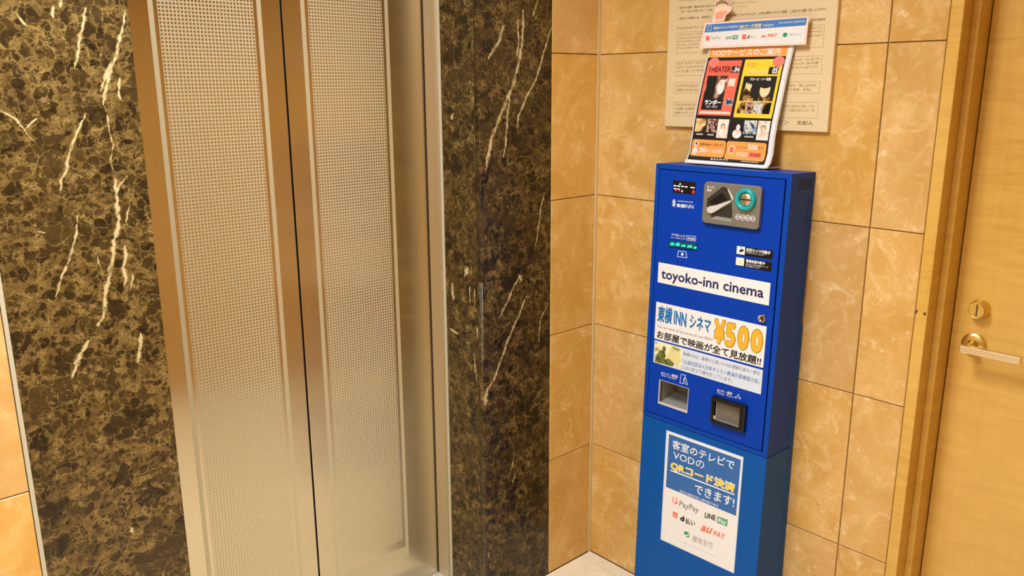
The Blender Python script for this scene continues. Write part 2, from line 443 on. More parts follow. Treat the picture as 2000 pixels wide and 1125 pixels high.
def tiles(parent, xs, zs, mat, name='tile', y0=0.0, y1=0.0, gap=0.0011, bev=0.0012):
    for i in range(len(xs)-1):
        for k in range(len(zs)-1):
            b = MB().box(xs[i]+gap, xs[i+1]-gap, y0, y1, zs[k]+gap, zs[k+1]-gap)
            me = mesh(b, bevel=bev, seg=1)
            # every tile keeps its own origin at its centre
            cx, cz = (xs[i]+xs[i+1])/2, (zs[k]+zs[k+1])/2
            me.transform(Matrix.Translation((-cx, 0, -cz)))
            o = obj(name, me, mat, parent); o.location = (cx, 0, cz)
ZR = [0.0, 0.386, 0.786, 1.186, 1.588, 1.988, 2.388]
tiles(wall_back, [-0.1945, 0.0], ZR, M['tile_b'], y1=0.022)
ZL = [0.0, 0.3745, 0.7745, 1.1745, 1.5745, 1.9745, 2.3745]
tiles(wall_back, [XL+0.05, -3.96, -3.56, -3.16, -2.76, -2.36, -1.96, -1.5615], ZL, M['tile_b'], y1=0.022)

# ---- dark marble slabs with their white veins
VEINS = {
 'left': [
  ([(169, 14), (162, 43), (155, 85), (146, 134)], 5), ([(245, 25), (231, 89), (226, 110), (213, 132), (203, 156), (196, 178)], 5),
  ([(226, 110), (213, 146), (206, 174), (203, 203)], 6), ([(203, 203), (212, 242), (220, 284), (217, 320), (226, 356)], 2.2),
  ([(226, 350), (227, 375), (228, 400), (233, 428), (224, 468), (219, 510), (213, 542), (206, 567), (206, 592), (201, 620), (192, 635)], 7),
  ([(171, 667), (160, 688), (140, 736)], 8), ([(244, 480), (245, 503), (242, 521), (245, 542), (242, 560)], 6.5),
  ([(254, 400), (245, 439)], 3), ([(260, 535), (254, 567)], 3), ([(153, 421), (144, 482), (124, 533), (108, 580)], 4),
  ([(274, 651), (276, 670), (268, 708)], 7), ([(183, 482), (196, 524)], 2), ([(233, 153), (231, 174), (236, 196)], 5),
  ([(167, 220), (153, 256), (139, 284), (133, 313), (130, 334), (119, 348), (120, 377)], 4.5),
  ([(0, 215), (28, 231), (50, 256), (67, 277)], 3.2), ([(71, 229), (53, 249)], 3.5), ([(105, 11), (103, 32)], 6), ([(32, 28), (50, 50)], 4),
  ([(249, 343), (236, 359), (228, 377)], 3.5), ([(121, 0), (118, 14)], 5), ([(256, 1032), (259, 1040)], 8), ([(70, 452), (89, 455)], 3)],
 'front': [
  ([(1050, 0), (1041, 32)], 4), ([(1022, 21), (1021, 71), (1016, 110), (1002, 167), (991, 192), (977, 227), (961, 267), (952, 309), (949, 331)], 7),
  ([(1011, 40), (1013, 75), (1010, 110)], 4), ([(958, 275), (956, 310)], 5),
  ([(997, 178), (991, 227), (988, 277), (984, 306)], 3.8), ([(984, 50), (974, 82), (954, 114)], 6),
  ([(1078, 50), (1063, 99), (1048, 153), (1027, 192), (1013, 227), (1009, 249)], 4), ([(1064, 377), (1057, 400), (1054, 428), (1045, 487)], 3),
  ([(1016, 538), (1002, 563), (990, 592), (976, 620)], 4.5), ([(1012, 538), (1019, 548)], 7),
  ([(1028, 578), (1013, 617), (991, 667), (979, 702), (965, 741), (954, 759)], 5), ([(952, 760), (948, 775), (949, 790)], 10),
  ([(1070, 592), (1055, 627), (1052, 670)], 2.4), ([(1004, 885), (1001, 910), (992, 933)], 2.4), ([(1008, 921), (1000, 949)], 2.4),
  ([(954, 1080), (956, 1090)], 4), ([(1044, 1078), (1040, 1088)], 3)],
 'reveal': [
  ([(913, 524), (908, 538)], 7), ([(883, 556), (885, 583)], 7), ([(878, 642), (894, 652)], 4), ([(931, 128), (927, 160)], 2.4),
  ([(933, 249), (927, 277)], 2), ([(927, 12), (929, 22)], 4), ([(885, 222), (882, 232)], 4), ([(932, 640), (934, 665)], 4), ([(918, 560), (917, 590)], 2.2),
  ([(927, 565), (927, 600)], 2), ([(926, 690), (930, 740)], 2.2), ([(907, 1096), (909, 1106)], 4)],
}
def vein_field(P, polys):
    """1 on a vein's centre line falling to 0 at three widths; P: N x 2 surface points (m); polys: list of (points, width in m)"""
    out = np.zeros(len(P)); P = P.copy()
    z = P[:, 1]; P[:, 0] += 0.0010*np.sin(z*120)+0.0006*np.sin(z*371+1.3)+0.0004*np.sin(z*1130+P[:, 0]*300)
    ph = P[:, 1]*150+P[:, 0]*90
    wob = 1+0.25*np.sin(ph)+0.2*np.sin(ph*2.3+1.1)+0.15*np.sin(ph*5.1)
    for pts, wd in polys:
        wd = wd*0.92; n = len(pts)-1
        for i, (a, b) in enumerate(zip(pts[:-1], pts[1:])):
            a, b = np.array(a), np.array(b); ab = b-a
            box = (np.abs(P[:, 1]-(a[1]+b[1])/2) < abs(ab[1])/2+wd*4) & (np.abs(P[:, 0]-(a[0]+b[0])/2) < abs(ab[0])/2+wd*4)
            if not box.any(): continue
            Q = P[box]
            t = np.clip(((Q-a)@ab)/max(ab@ab, 1e-9), 0, 1)
            d = np.linalg.norm(Q-(a+t[:, None]*ab), axis=1)
            u = (i+t)/n; taper = 0.55+0.45*np.minimum(1, np.minimum(u, 1-u)*5)      # veins thin out at their ends
            out[box] = np.maximum(out[box], np.clip(1-d/(wd*wob[box]*taper*2.6), 0, 1))
    return out
def slab(name, x0, x1, z0, z1, thick, parent, veins=None, to3=None, step=0.0022, mat='marble'):
    """slab with a finely divided front face; to3(x, depth, z) places it"""
    nx = max(1, int((x1-x0)/step)) if veins else 2
    gx = np.linspace(x0, x1, nx+1)
    if veins:
        za, zb = max(z0, 0.15), min(z1, 1.78)
        gz = np.unique(np.concatenate([[z0], np.linspace(za, zb, int((zb-za)/step)+1), [z1]]))
    else: gz = np.array([z0, (z0+z1)/2, z1])
    nz = len(gz)-1; W = nx+1
    X, Z = np.meshgrid(gx, gz); X, Z = X.ravel(), Z.ravel(); n = len(X)
    V = np.stack(np.broadcast_arrays(*to3(X, 0.0*X, Z)), 1)
    cx, cz = np.array([x0, x1, x1, x0]), np.array([z0, z0, z1, z1])
    V = np.concatenate([V, np.stack(np.broadcast_arrays(*to3(cx, thick+0*cx, cz)), 1)])
    i = (np.arange(nx)[None, :]+np.arange(nz)[:, None]*W).ravel()
    F = np.stack([i, i+1, i+1+W, i+W], -1)
    c = [0, nx, nz*W+nx, nz*W]; m = [n, n+1, n+2, n+3]
    quads = [m[::-1], [c[1], c[0], m[0], m[1]], [c[2], c[1], m[1], m[2]], [c[3], c[2], m[2], m[3]], [c[0], c[3], m[3], m[0]]]
    F = np.concatenate([F, np.array(quads)])
    # the front must look away from the slab's body
    fn = np.cross(V[F[0][1]]-V[F[0][0]], V[F[0][3]]-V[F[0][0]])
    if fn@(V[n]-V[0]) > 0: F = F[:, ::-1]
    me = bpy.data.meshes.new(name)
    me.vertices.add(len(V)); me.vertices.foreach_set('co', V.ravel())
    me.loops.add(F.size); me.loops.foreach_set('vertex_index', F.ravel().astype(np.int32))
    me.polygons.add(len(F)); me.polygons.foreach_set('loop_start', np.arange(0, F.size, 4, dtype=np.int32))
    me.update(calc_edges=True)
    at = me.attributes.new('vein', 'FLOAT', 'POINT')
    val = np.zeros(len(V))
    if veins: val[:n] = vein_field(np.stack([X, Z], 1), veins)
    at.data.foreach_set('value', val)
    return obj(name, me, M[mat], parent)
def px_polys(key, conv, scale):
    return [([conv(x, y) for x, y in pts], wd*scale) for pts, wd in VEINS[key]]
vl = px_polys('left', lambda x, y: FB.at(x, y, 0.0), 0.00098)
vf = px_polys('front', lambda x, y: FB.at(x, y, 0.0), 0.00128)
FREV = Frame(Matrix.Translation((DX1, 0, 0))@WALLR)     # reveal: local x = -Y, plane X = DX1
vr = px_polys('reveal', lambda x, y: FREV.at(x, y, 0.0), 0.0018)
front3 = lambda x, d, z: (x, d, z)
JL, JR = 0.9745, 0.989
G = 0.0005
for z0, z1 in ((0, JL), (JL, ZT-0.02)):
    slab('marble_panel', -1.5535, DX0, z0+G, z1-G, 0.022, wall_back, vl, front3)
for z0, z1 in ((0, JR), (JR, ZT-0.02)):
    slab('marble_panel', DX1, -0.1955, z0+G, z1-G, 0.022, wall_back, vf, front3, mat='marble_dark')
    slab('marble_reveal', -0.159, -0.0225, z0+G, z1-G, 0.022, wall_back, vr, lambda x, d, z: (DX1+d+0.0004, -x, z), mat='marble_dark')
    slab('marble_reveal', 0.0225, 0.159, z0+G, z1-G, 0.022, wall_back, None, lambda x, d, z: (DX0-d, x, z))
slab('marble_panel', DX0+G, DX1-G, 2.16, ZT-0.02, 0.022, wall_back, None, front3)

# ---- sealant lines and steel jambs
tag(obj('trim_1', MB().prism([(-0.009, 0.0), (0.001, 0.0), (0.001, ZT), (-0.009, ZT)], -0.0035, 0.0), M['caulk']),
    'pale vertical sealant line in the tiled corner left of the blue machine', 'sealant', kind='structure')
tag(obj('trim_2', MB().box(-1.5612, -1.5540, -0.0008, 0.02, 0, ZT-0.02), M['caulk_grey']),
    'thin pale sealant line between dark marble and the leftmost amber tiles', 'sealant', kind='structure')
def jamb(name, label, sgn, xr):
    """steel jamb inside the marble reveal: face, raised bead, sealant"""
    e = empty(name, Matrix.Translation((xr, 0, 0))); tag(e, label, 'door jamb', kind='structure')
    f = lambda a, b: (min(sgn*a, sgn*b), max(sgn*a, sgn*b))
    x = f(-0.0015, 0.03); obj('jamb_face', mesh(MB().box(*x, 0.184, 0.2285, 0, 2.14), 0.0012), M['steel'], e)
    x = f(-0.0045, 0.03); obj('jamb_bead', mesh(MB().box(*x, 0.1765, 0.184, 0, 2.14), 0.0015), M['steel'], e)
    x = f(0.001, 0.03); obj('jamb_return', MB().box(*x, 0.169, 0.1765, 0, 2.14), M['steel'], e)
    x = f(-0.001, 0.02); obj('jamb_sealant', MB().box(*x, 0.1605, 0.169, 0, 2.14), M['caulk_grey'], e)
    x = f(0.0015, 0.03); obj('jamb_gap_shade', MB().box(*x, 0.2285, 0.2335, 0, 2.14), M['gap_black'], e)  # dark block put in as the shadow gap before the door
    return e
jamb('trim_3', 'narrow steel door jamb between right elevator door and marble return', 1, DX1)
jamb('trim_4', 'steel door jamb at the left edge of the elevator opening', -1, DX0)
tag(obj('trim_5', mesh(MB().box(DX0, DX1, 0.16, 0.30, 2.14, 2.16), 0.001), M['steel']), 'steel head jamb across the top of the elevator opening', 'door jamb', kind='structure')

# ---- elevator door leaves (front at y = 0.234)
YD = 0.234
def leaf(name, label, x0, x1, lat, gap_x):
    m = mat_steel(name+'_etched_steel', lat)
    d = tag(obj(name, mesh(MB().box(x0, x1, YD, YD+0.035, 0.012, 2.15), 0.0012), m), label, 'elevator door', kind='structure')
    if gap_x: obj('leaf_gap_shade', MB().box(gap_x[0], gap_x[1], YD+0.006, YD+0.03, 0.012, 2.15), M['gap_black'], d)  # black strip painting the dark gap between the leaves
    return d
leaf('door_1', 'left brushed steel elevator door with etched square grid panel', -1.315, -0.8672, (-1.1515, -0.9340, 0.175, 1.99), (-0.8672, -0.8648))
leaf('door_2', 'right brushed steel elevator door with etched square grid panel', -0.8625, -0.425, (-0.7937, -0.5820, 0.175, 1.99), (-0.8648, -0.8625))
tag(obj('trim_6', mesh(MB().box(DX0, DX1, 0.16, 0.30, -0.004, 0.010), 0.001), plain('aluminium_sill', '#d6d2c6', 0.4, 0.5)), 'steel sill under the elevator doors', 'door sill', kind='structure')
obj('shaft_shade', MB().box(DX0-0.02, DX1+0.02, 0.30, 0.33, 0, 2.15), M['gap_black'], wall_back)  # black sheet standing in for the dark void behind the doors

# ---- wall behind the machine with the wooden door
D0, D1, DT = 0.9453, 1.86, 2.10        # door frame outer edges along local x, frame top
mb = MB()
mb.box(0.0, D0, 0.0045, 0.16, 0, ZT); mb.box(D1, -YO+0.1, 0.0045, 0.16, 0, ZT); mb.box(D0, D1, 0.0045, 0.16, DT, ZT)
wall_right = obj('wall_right', mb, M['grout']); wall_right.matrix_world = WALLR
tag(wall_right, 'beige marble tiled wall behind the blue machine and around the wooden door', 'wall', kind='structure')
tiles(wall_right, [0.0, 0.4118, 0.8236, D0-0.002], ZR, M['tile_r'], y1=0.0045)
tiles(wall_right, [D0, 1.2354, 1.6472, D1], [DT+0.002, 2.388], M['tile_r'], y1=0.0045)

frame = empty('trim_7', WALLR); tag(frame, 'maple wood door frame with stepped profile beside the tiles', 'door frame', kind='structure')
def upright(x0, x1, y0, y1, z1=DT-0.025, name='frame_post'):
    obj(name, mesh(MB().box(min(x0, x1), max(x0, x1), y0, y1, 0, z1), 0.0009, seg=1), M['wood'], frame)
upright(D0, D0+0.0253, -0.005, 0.15, DT)                       # casing
upright(D0+0.0253, D0+0.0405, 0.0432, 0.15, name='door_stop')
upright(D1, D1-0.0253, -0.005, 0.15, DT)
upright(D1-0.0253, D1-0.0405, 0.0432, 0.15, name='door_stop')
obj('frame_head', mesh(MB().box(D0+0.0253, D1-0.0253, -0.005, 0.15, DT-0.025, DT), 0.0009, seg=1), M['wood'], frame)
# chips in the paint of the casing
fa = lambda x, y, y0=-0.0052: FR.at(x, y, y0)
for a in ([(1787, 606), (1793, 605), (1791, 611), (1788, 613)], [(1803, 611), (1809, 610), (1808, 616), (1804, 616)]):
    obj('chip_mark', MB().prism([fa(*p) for p in a], -0.0056, -0.0049), M['p_dkbrown'], frame)

door3 = empty('door_3', WALLR); tag(door3, 'maple veneer door with brass thumb lock and steel lever handle', 'door', kind='structure')
YW = 0.103
obj('door_leaf', mesh(MB().box(D0+0.0425, D1-0.0425, YW, YW+0.04, 0.008, DT-0.028), 0.0010, seg=1), M['wood'], door3)
obj('door_gap', MB().box(D0+0.0405, D0+0.0430, YW+0.004, YW+0.04, 0.008, DT-0.028), M['gap_black'], door3)
# thumb lock
lx, lz = FR.at(1911, 605, YW-0.010)
lk = obj('thumb_lock', mesh(MB().lathe(lx, lz, [(0.0, YW-0.0205), (0.0150, YW-0.0205), (0.0150, YW-0.0195), (0.0158, YW-0.0195), (0.0158, YW-0.0215), (0.0175, YW-0.0220), (0.0192, YW-0.019), (0.0218, YW-0.0015), (0.0222, YW)]), smooth=0.6), M['brass'], door3)
obj('lock_slot', MB().box(lx-0.0016, lx+0.0016, YW-0.0212, YW-0.020, lz-0.0135, lz+0.0135), M['p_dkbrown'], lk)
# lever handle
hx, hz = FR.at(1901.5, 672.5, YW-0.004)
hd = obj('handle_rose', mesh(MB().lathe(hx, hz, [(0.0, YW-0.010), (0.019, YW-0.010), (0.0225, YW-0.0085), (0.0255, YW-0.006), (0.0255, YW)]), smooth=0.6), M['brass'], door3)
obj('lever_neck', mesh(MB().lathe(hx, hz, [(0.0085, YW-0.050), (0.0085, YW-0.016), (0.012, YW-0.0095)]), smooth=0.6), M['brass'], hd)
a, b = FR.at(1877, 690, YW-0.052), FR.at(1991, 704, YW-0.052)
lv = obj('lever', mesh(MB().box(hx-0.011, b[0]+0.004, YW-0.060, YW-0.046, hz-0.0080, hz+0.0080), 0.002), M['satin'], hd)

# ---- opposite wall, corridor end, ceiling, floor
wf = tag(obj('wall_front', MB().box(XL, 0.16, YO-0.1, YO-0.006, 0, ZT), M['grout']), 'tiled wall opposite the elevator', 'wall', kind='structure')
xs = [XL+0.02+0.4*i for i in range(12)]
tiles(wf, [x for x in xs if x < -0.05]+[-0.001], ZR, M['tile_o'], y0=YO-0.006, y1=YO)
tag(obj('wall_left', MB().box(XL-0.1, XL, YO-0.1, 0.34, 0, ZT), M['plaster']), 'plain end wall of the corridor', 'wall', kind='structure')
tag(obj('ceiling', MB().box(XL-0.1, 0.16, YO-0.1, 0.34, ZT, ZT+0.05), M['ceiling']), 'pale ceiling board', 'ceiling', kind='structure')
floor = tag(obj('floor', MB().box(XL-0.1, 0.16, YO-0.1, 0.34, -0.06, -0.0046), M['grout']), 'cream stone tile floor with a narrow border strip along the wall', 'floor', kind='structure')
def floor_tiles(xs, ys):
    for i in range(len(xs)-1):
        for j in range(len(ys)-1):
            b = MB().box(xs[i]+0.001, xs[i+1]-0.001, ys[j]+0.001, ys[j+1]-0.001, -0.0045, 0.0)
            me = mesh(b, bevel=0.001, seg=1); cx, cy = (xs[i]+xs[i+1])/2, (ys[j]+ys[j+1])/2
            me.transform(Matrix.Translation((-cx, -cy, 0)))
            o = obj('floor_tile', me, M['tile_f'], floor); o.location = (cx, cy, 0)
ys = [YO, -1.62, -1.22, -0.82, -0.42, -0.0005]
floor_tiles([-0.045, -0.0005], ys)
floor_tiles([DX0+0.001, (DX0+DX1)/2, DX1-0.001], [0.0, 0.158])
floor_tiles([XL]+[-0.045-0.4*k for k in range(11, -1, -1)], ys)

# ================================================================== THE PAYMENT MACHINE
TILT = math.atan(0.02735)
MM = Matrix.Translation((-0.1094-0.02735*1.3047, -0.4925, 0.0))@WALLR@Matrix.Rotation(-TILT, 4, 'X')
FM = Frame(MM)
mach = empty('payment_machine', MM)
tag(mach, 'tall narrow blue payment machine leaning against the beige tiled wall', 'machine')
HW, DEP, HJ, HT = 0.192, 0.108, 0.6125, 1.3053
A = crop(1240, 310, 5); B = crop(1240, 500, 5); C = crop(1220, 690, 5); D = crop(1220, 830, 3.8145)
def mp(p, y=0.0): return FM.at(p[0], p[1], y)

def panel_holes(x0, x1, z0, z1, y0, y1, holes):
    """flat panel with rectangular openings (x0,x1,z0,z1)"""
    xs = sorted({x0, x1, *[h[0] for h in holes], *[h[1] for h in holes]}); zs = sorted({z0, z1, *[h[2] for h in holes], *[h[3] for h in holes]})
    inside = lambda i, k: 0 <= i < len(xs)-1 and 0 <= k < len(zs)-1 and not any(h[0] <= (xs[i]+xs[i+1])/2 <= h[1] and h[2] <= (zs[k]+zs[k+1])/2 <= h[3] for h in holes)
    m = MB()
    for i in range(len(xs)-1):
        for k in range(len(zs)-1):
            if not inside(i, k): continue
            a, b, c, d = xs[i], xs[i+1], zs[k], zs[k+1]
            m.add([(a, y0, c), (b, y0, c), (b, y0, d), (a, y0, d)], [(0, 1, 2, 3)])
            m.add([(a, y1, c), (b, y1, c), (b, y1, d), (a, y1, d)], [(3, 2, 1, 0)])
            if not inside(i-1, k): m.add([(a, y0, c), (a, y0, d), (a, y1, d), (a, y1, c)], [(0, 1, 2, 3)])
            if not inside(i+1, k): m.add([(b, y0, c), (b, y1, c), (b, y1, d), (b, y0, d)], [(0, 1, 2, 3)])
            if not inside(i, k-1): m.add([(a, y0, c), (a, y1, c), (b, y1, c), (b, y0, c)], [(0, 1, 2, 3)])
            if not inside(i, k+1): m.add([(a, y0, d), (b, y0, d), (b, y1, d), (a, y1, d)], [(0, 1, 2, 3)])
    return m

# upper cabinet: shell with a front rim, door sits inside the rim
mb = MB()
mb.box(-HW, -HW+0.0115, 0, DEP, HJ+0.0012, HT); mb.box(HW-0.0125, HW, 0, DEP, HJ+0.0012, HT)
mb.box(-HW+0.0115, HW-0.0125, 0, DEP, HT-0.0125, HT); mb.box(-HW+0.0115, HW-0.0125, 0, DEP, HJ+0.0012, HJ+0.0118)
mb.box(-HW+0.0115, HW-0.0125, DEP-0.004, DEP, HJ+0.0118, HT-0.0125)
cab = obj('upper_cabinet', mesh(mb), M['blue'], mach)
obj('lower_cabinet', mesh(MB().box(-HW, HW, 0, DEP, 0.0032, HJ-0.0012), 0.0012), M['blue_low'], mach)
obj('cabinet_joint', MB().box(-HW+0.002, HW-0.002, 0.002, DEP-0.002, HJ-0.0012, HJ+0.0012), M['groove'], mach)
# openings
t0, t1 = mp(C(336, 252)), mp(C(624, 578))
TK = (mp(C(336, 380))[0], mp(C(623, 460))[0], mp(C(470, 534))[1], mp(C(470, 293))[1])
cx0, cx1 = mp(C(905, 560))[0], mp(C(1122, 630))[0]
CH = (cx0-0.008, cx1+0.006, mp(C(1000, 700))[1]+0.004, mp(C(1000, 500))[1]+0.004)
dx0, dx1, dz0, dz1 = -0.1778, 0.1762, 0.6270, 1.2905
mdoor = obj('machine_door', panel_holes(dx0, dx1, dz0, dz1, -0.001, 0.010, [TK, CH]), M['blue_door'], mach)
obj('door_groove', panel_holes(-HW+0.0115, HW-0.0125, HJ+0.0118, HT-0.0125, 0.005, 0.009, [(dx0-0.0001, dx1+0.0001, dz0-0.0001, dz1+0.0001)]), M['groove'], mach)
# ticket outlet recess
mb = MB(); x0, x1, z0, z1 = TK; dp = 0.085
mb.add([(x0, -0.001, z0), (x1, -0.001, z0), (x1, dp, z0+0.016), (x0, dp, z0+0.016)], [(0, 1, 2, 3)])
mb.add([(x0, -0.001, z1), (x1, -0.001, z1), (x1, dp, z1), (x0, dp, z1)], [(3, 2, 1, 0)])
mb.add([(x0, -0.001, z0), (x0, dp, z0), (x0, dp, z1), (x0, -0.001, z1)], [(0, 1, 2, 3)])
mb.add([(x1, -0.001, z0), (x1, dp, z0), (x1, dp, z1), (x1, -0.001, z1)], [(3, 2, 1, 0)])
mb.add([(x0, dp, z0), (x1, dp, z0), (x1, dp, z1), (x0, dp, z1)], [(0, 1, 2, 3)])
me = bpy.data.meshes.new('tray'); me.from_pydata(mb.v, [], mb.f)
tray = obj('ticket_tray', me, M['grey_mid'], mach)
r = 0.0022
obj('tray_rim', mesh(MB().ring([(x0, z0), (x1, z0), (x1, z1), (x0, z1)], [(x0+r, z0+r*2.4), (x1-r*0.6, z0+r*2.4), (x1-r*0.6, z1-r*0.4), (x0+r, z1-r*0.4)], -0.0022, 0.003)), M['grey_light'], tray)
# change outlet: black bezel with clear flap
x0, x1, z0, z1 = CH
bx = (mp(C(838, 545), -0.012)[0], mp(C(1172, 640), -0.012)[0], mp(C(1000, 727), -0.012)[1], mp(C(1000, 462), -0.012)[1])
bez = obj('change_bezel', mesh(panel_holes(bx[0], bx[1], bx[2], bx[3], -0.013, -0.001, [(x0, x1, z0, z1)]), 0.0035), M['black'], mach)
mb = MB()
mb.add([(x0, -0.002, z0), (x1, -0.002, z0), (x1, 0.045, z0), (x0, 0.045, z0)], [(0, 1, 2, 3)])
mb.add([(x0, -0.002, z1), (x1, -0.002, z1), (x1, 0.045, z1), (x0, 0.045, z1)], [(3, 2, 1, 0)])
mb.add([(x0, -0.002, z0), (x0, 0.045, z0), (x0, 0.045, z1), (x0, -0.002, z1)], [(0, 1, 2, 3)])
mb.add([(x1, -0.002, z0), (x1, 0.045, z0), (x1, 0.045, z1), (x1, -0.002, z1)], [(3, 2, 1, 0)])
mb.add([(x0, 0.045, z0), (x1, 0.045, z0), (x1, 0.045, z1), (x0, 0.045, z1)], [(0, 1, 2, 3)])
me = bpy.data.meshes.new('cup'); me.from_pydata(mb.v, [], mb.f)
obj('coin_cup', me, M['grey_mid'], bez)
obj('flap', mesh(MB().prism(rrect(x0+0.004, x1-0.001, z0+0.001, z1-0.001, 0.004), 0.001, 0.003)), M['flap'], bez)
obj('flap_rim', mesh(MB().ring(rrect(x0+0.004, x1-0.001, z0+0.001, z1-0.001, 0.004), rrect(x0+0.0049, x1-0.0019, z0+0.0019, z1-0.0019, 0.0035), -0.0002, 0.001)), M['grey_light'], bez)
obj('hinge_pin', mesh(MB().box(x0+0.0005, x0+0.0045, -0.004, 0.002, z0+0.001, z0+0.010), 0.001), M['grey_light'], bez)
# side vents and slit
for i, h in enumerate((1.2885, 1.2835, 1.2785, 1.2735, 1.2685)):
    for a, b in ((0.031, 0.052), (0.0565, 0.096)) if i < 4 else ((0.031, 0.093),):
        obj('vent_slot', MB().box(HW-0.001, HW+0.0003, a, b, h-0.0010, h+0.0010), M['gap_black'], cab)
obj('side_slit', MB().box(HW-0.001, HW+0.0003, 0.086, 0.088, 1.190, 1.250), M['groove'], cab)
# plain navy wedge filling the gap behind the leaning cabinet
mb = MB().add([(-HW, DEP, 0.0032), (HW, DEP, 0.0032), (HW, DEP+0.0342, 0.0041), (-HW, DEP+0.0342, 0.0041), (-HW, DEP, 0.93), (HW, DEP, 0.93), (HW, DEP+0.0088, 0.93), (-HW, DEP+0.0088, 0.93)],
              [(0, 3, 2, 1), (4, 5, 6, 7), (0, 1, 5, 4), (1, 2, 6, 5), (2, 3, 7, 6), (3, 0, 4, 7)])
obj('back_wedge', mb, M['blue_low'], mach)

YF = -0.001                     # front of the machine door
def poly(name, pts, mat, parent, y=YF, proud=0.0004, conv=mp, bevel=0.0):
    q = [conv(p, y-proud) for p in pts]
    return obj(name, mesh(MB().prism(q, y-proud, y), bevel), mat, parent)
def txt(s, bl, br, tl, mat, parent, y=YF, proud=0.0008, conv=mp, bold=0.0, shear=0.0, spacing=1.0):
    return text3(s, conv(bl, y), conv(br, y), conv(tl, y), y-proud, mat, parent, bold, shear, spacing)
def outline(name, pts, wd, mat, parent, y=YF, proud=0.0007, conv=mp):
    """thin line drawn around a polygon given in photo pixels"""
    q = [np.array(conv(p, y)) for p in pts]; c = sum(q)/len(q); n = len(q); inn = []
    area2 = sum(q[i][0]*q[(i+1) % n][1]-q[(i+1) % n][0]*q[i][1] for i in range(n)); sg = 1 if area2 > 0 else -1
    for i in range(n):
        e1 = q[i]-q[i-1]; e2 = q[(i+1) % n]-q[i]; e1 = e1/np.linalg.norm(e1); e2 = e2/np.linalg.norm(e2)
        n1 = np.array([-e1[1], e1[0]])*sg; n2 = np.array([-e2[1], e2[0]])*sg; b = n1+n2; b = b/max(np.linalg.norm(b), 1e-6)
        inn.append(q[i]+b*wd/max(b@n1, 0.35))
    return obj(name, mesh(MB().ring([tuple(p) for p in q], [tuple(p) for p in inn], y-proud, y)), mat, parent)
def local_ell(name, c, rx, rz, mat, parent, y=YF, proud=0.0004, conv=mp, band=None):
    x, z = conv(c, y)
    if band: return obj(name, mesh(MB().ring(ell(x, z, rx, rz), ell(x, z, rx-band, rz-band), y-proud, y)), mat, parent)
    return obj(name, mesh(MB().prism(ell(x, z, rx, rz), y-proud, y)), mat, parent)

# credit display
ds = poly('credit_display', [A(373, 207), A(593, 229), A(589, 353), A(366, 330)], M['black'], mach)
for x in (380, 415, 452, 488): poly('display_mark', [A(x, 258+(x-380)*.1), A(x+25, 260+(x-380)*.1), A(x+24, 270+(x-380)*.1), A(x-1, 268+(x-380)*.1)], M['led_white'], ds, proud=0.0007)
poly('display_mark', [A(543, 275), A(583, 280), A(582, 289), A(542, 284)], M['led_white'], ds, proud=0.0007)
poly('display_mark', [A(434, 245), A(447, 238), A(447, 254), A(437, 256)], M['led_white'], ds, proud=0.0007)
for x, w_ in ((378, 28), (412, 26)): poly('display_mark', [A(x, 287+(x-378)*.1), A(x+w_, 290+(x-378)*.1), A(x+w_, 298+(x-378)*.1), A(x, 295+(x-378)*.1)], M['led_white'], ds, proud=0.0007)
for x, y in ((393, 302), (430, 305)): poly('display_mark', [A(x, y), A(x+13, y+1), A(x+13, y+15), A(x, y+13)], M['led_red'], ds, proud=0.0007)
poly('display_mark', [A(456, 310), A(467, 308), A(466, 326), A(457, 326)], M['led_white'], ds, proud=0.0007)
txt('0', A(560, 342), A(583, 346), A(563, 304), M['led_red'], ds, bold=0.03)
# operator logo
local_ell('logo_emblem', A(382, 432), 0.0050, 0.0098, M['p_white'], mach, band=0.0008, proud=0.0006)
poly('logo_emblem', [A(370, 415), A(386, 404), A(392, 430), A(378, 440)], M['p_paleblue'], mach, proud=0.0006)
poly('logo_emblem', [A(372, 444), A(388, 436), A(394, 452), A(384, 466), A(374, 460)], M['p_paleblue'], mach, proud=0.0006)
txt('toyoko-inn.com', A(418, 424), A(566, 437), A(420, 402), M['p_white'], mach)
txt('東横', A(406, 472), A(483, 481), A(410, 436), M['p_white'], mach, bold=0.02)
txt('INN', A(487, 480), A(572, 488), A(489, 444), M['p_white'], mach)
# coin unit
PC = -0.013
cp = lambda p, y=PC: FM.at(p[0], p[1], PC)
q0, q1 = cp(A(668, 420)), cp(A(1220, 480)); zt, zb = cp(A(940, 244))[1], cp(A(940, 662))[1]
px0, px1 = cp(A(662, 430))[0], cp(A(1222, 480))[0]
coin = obj('coin_unit', mesh(MB().prism(rrect(px0, px1, zb, zt, 0.011), PC, YF), 0.003), M['grey_metal'], mach)
txt('おつり', A(707, 284), A(775, 292), A(709, 264), M['p_white'], coin, y=PC, conv=cp, bold=0.02)
txt('返却', A(705, 318), A(748, 323), A(708, 292), M['p_white'], coin, y=PC, conv=cp, bold=0.02)
pc = lambda nm, pts, mat, pr=0.0005, par=coin: poly(nm, pts, mat, par, y=PC, proud=pr, conv=lambda p, y: FM.at(p[0], p[1], y))
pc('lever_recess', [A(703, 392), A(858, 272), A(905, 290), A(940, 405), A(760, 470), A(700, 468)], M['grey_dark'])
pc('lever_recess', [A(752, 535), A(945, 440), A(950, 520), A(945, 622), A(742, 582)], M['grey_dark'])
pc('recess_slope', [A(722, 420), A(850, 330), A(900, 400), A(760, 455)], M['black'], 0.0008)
pc('recess_ledge', [A(745, 578), A(790, 560), A(945, 585), A(945, 622), A(742, 588)], M['grey_mid'], 0.0009)
pc('recess_rim', [A(903, 294), A(912, 292), A(962, 388), A(950, 408)], M['grey_light'], 0.0012)
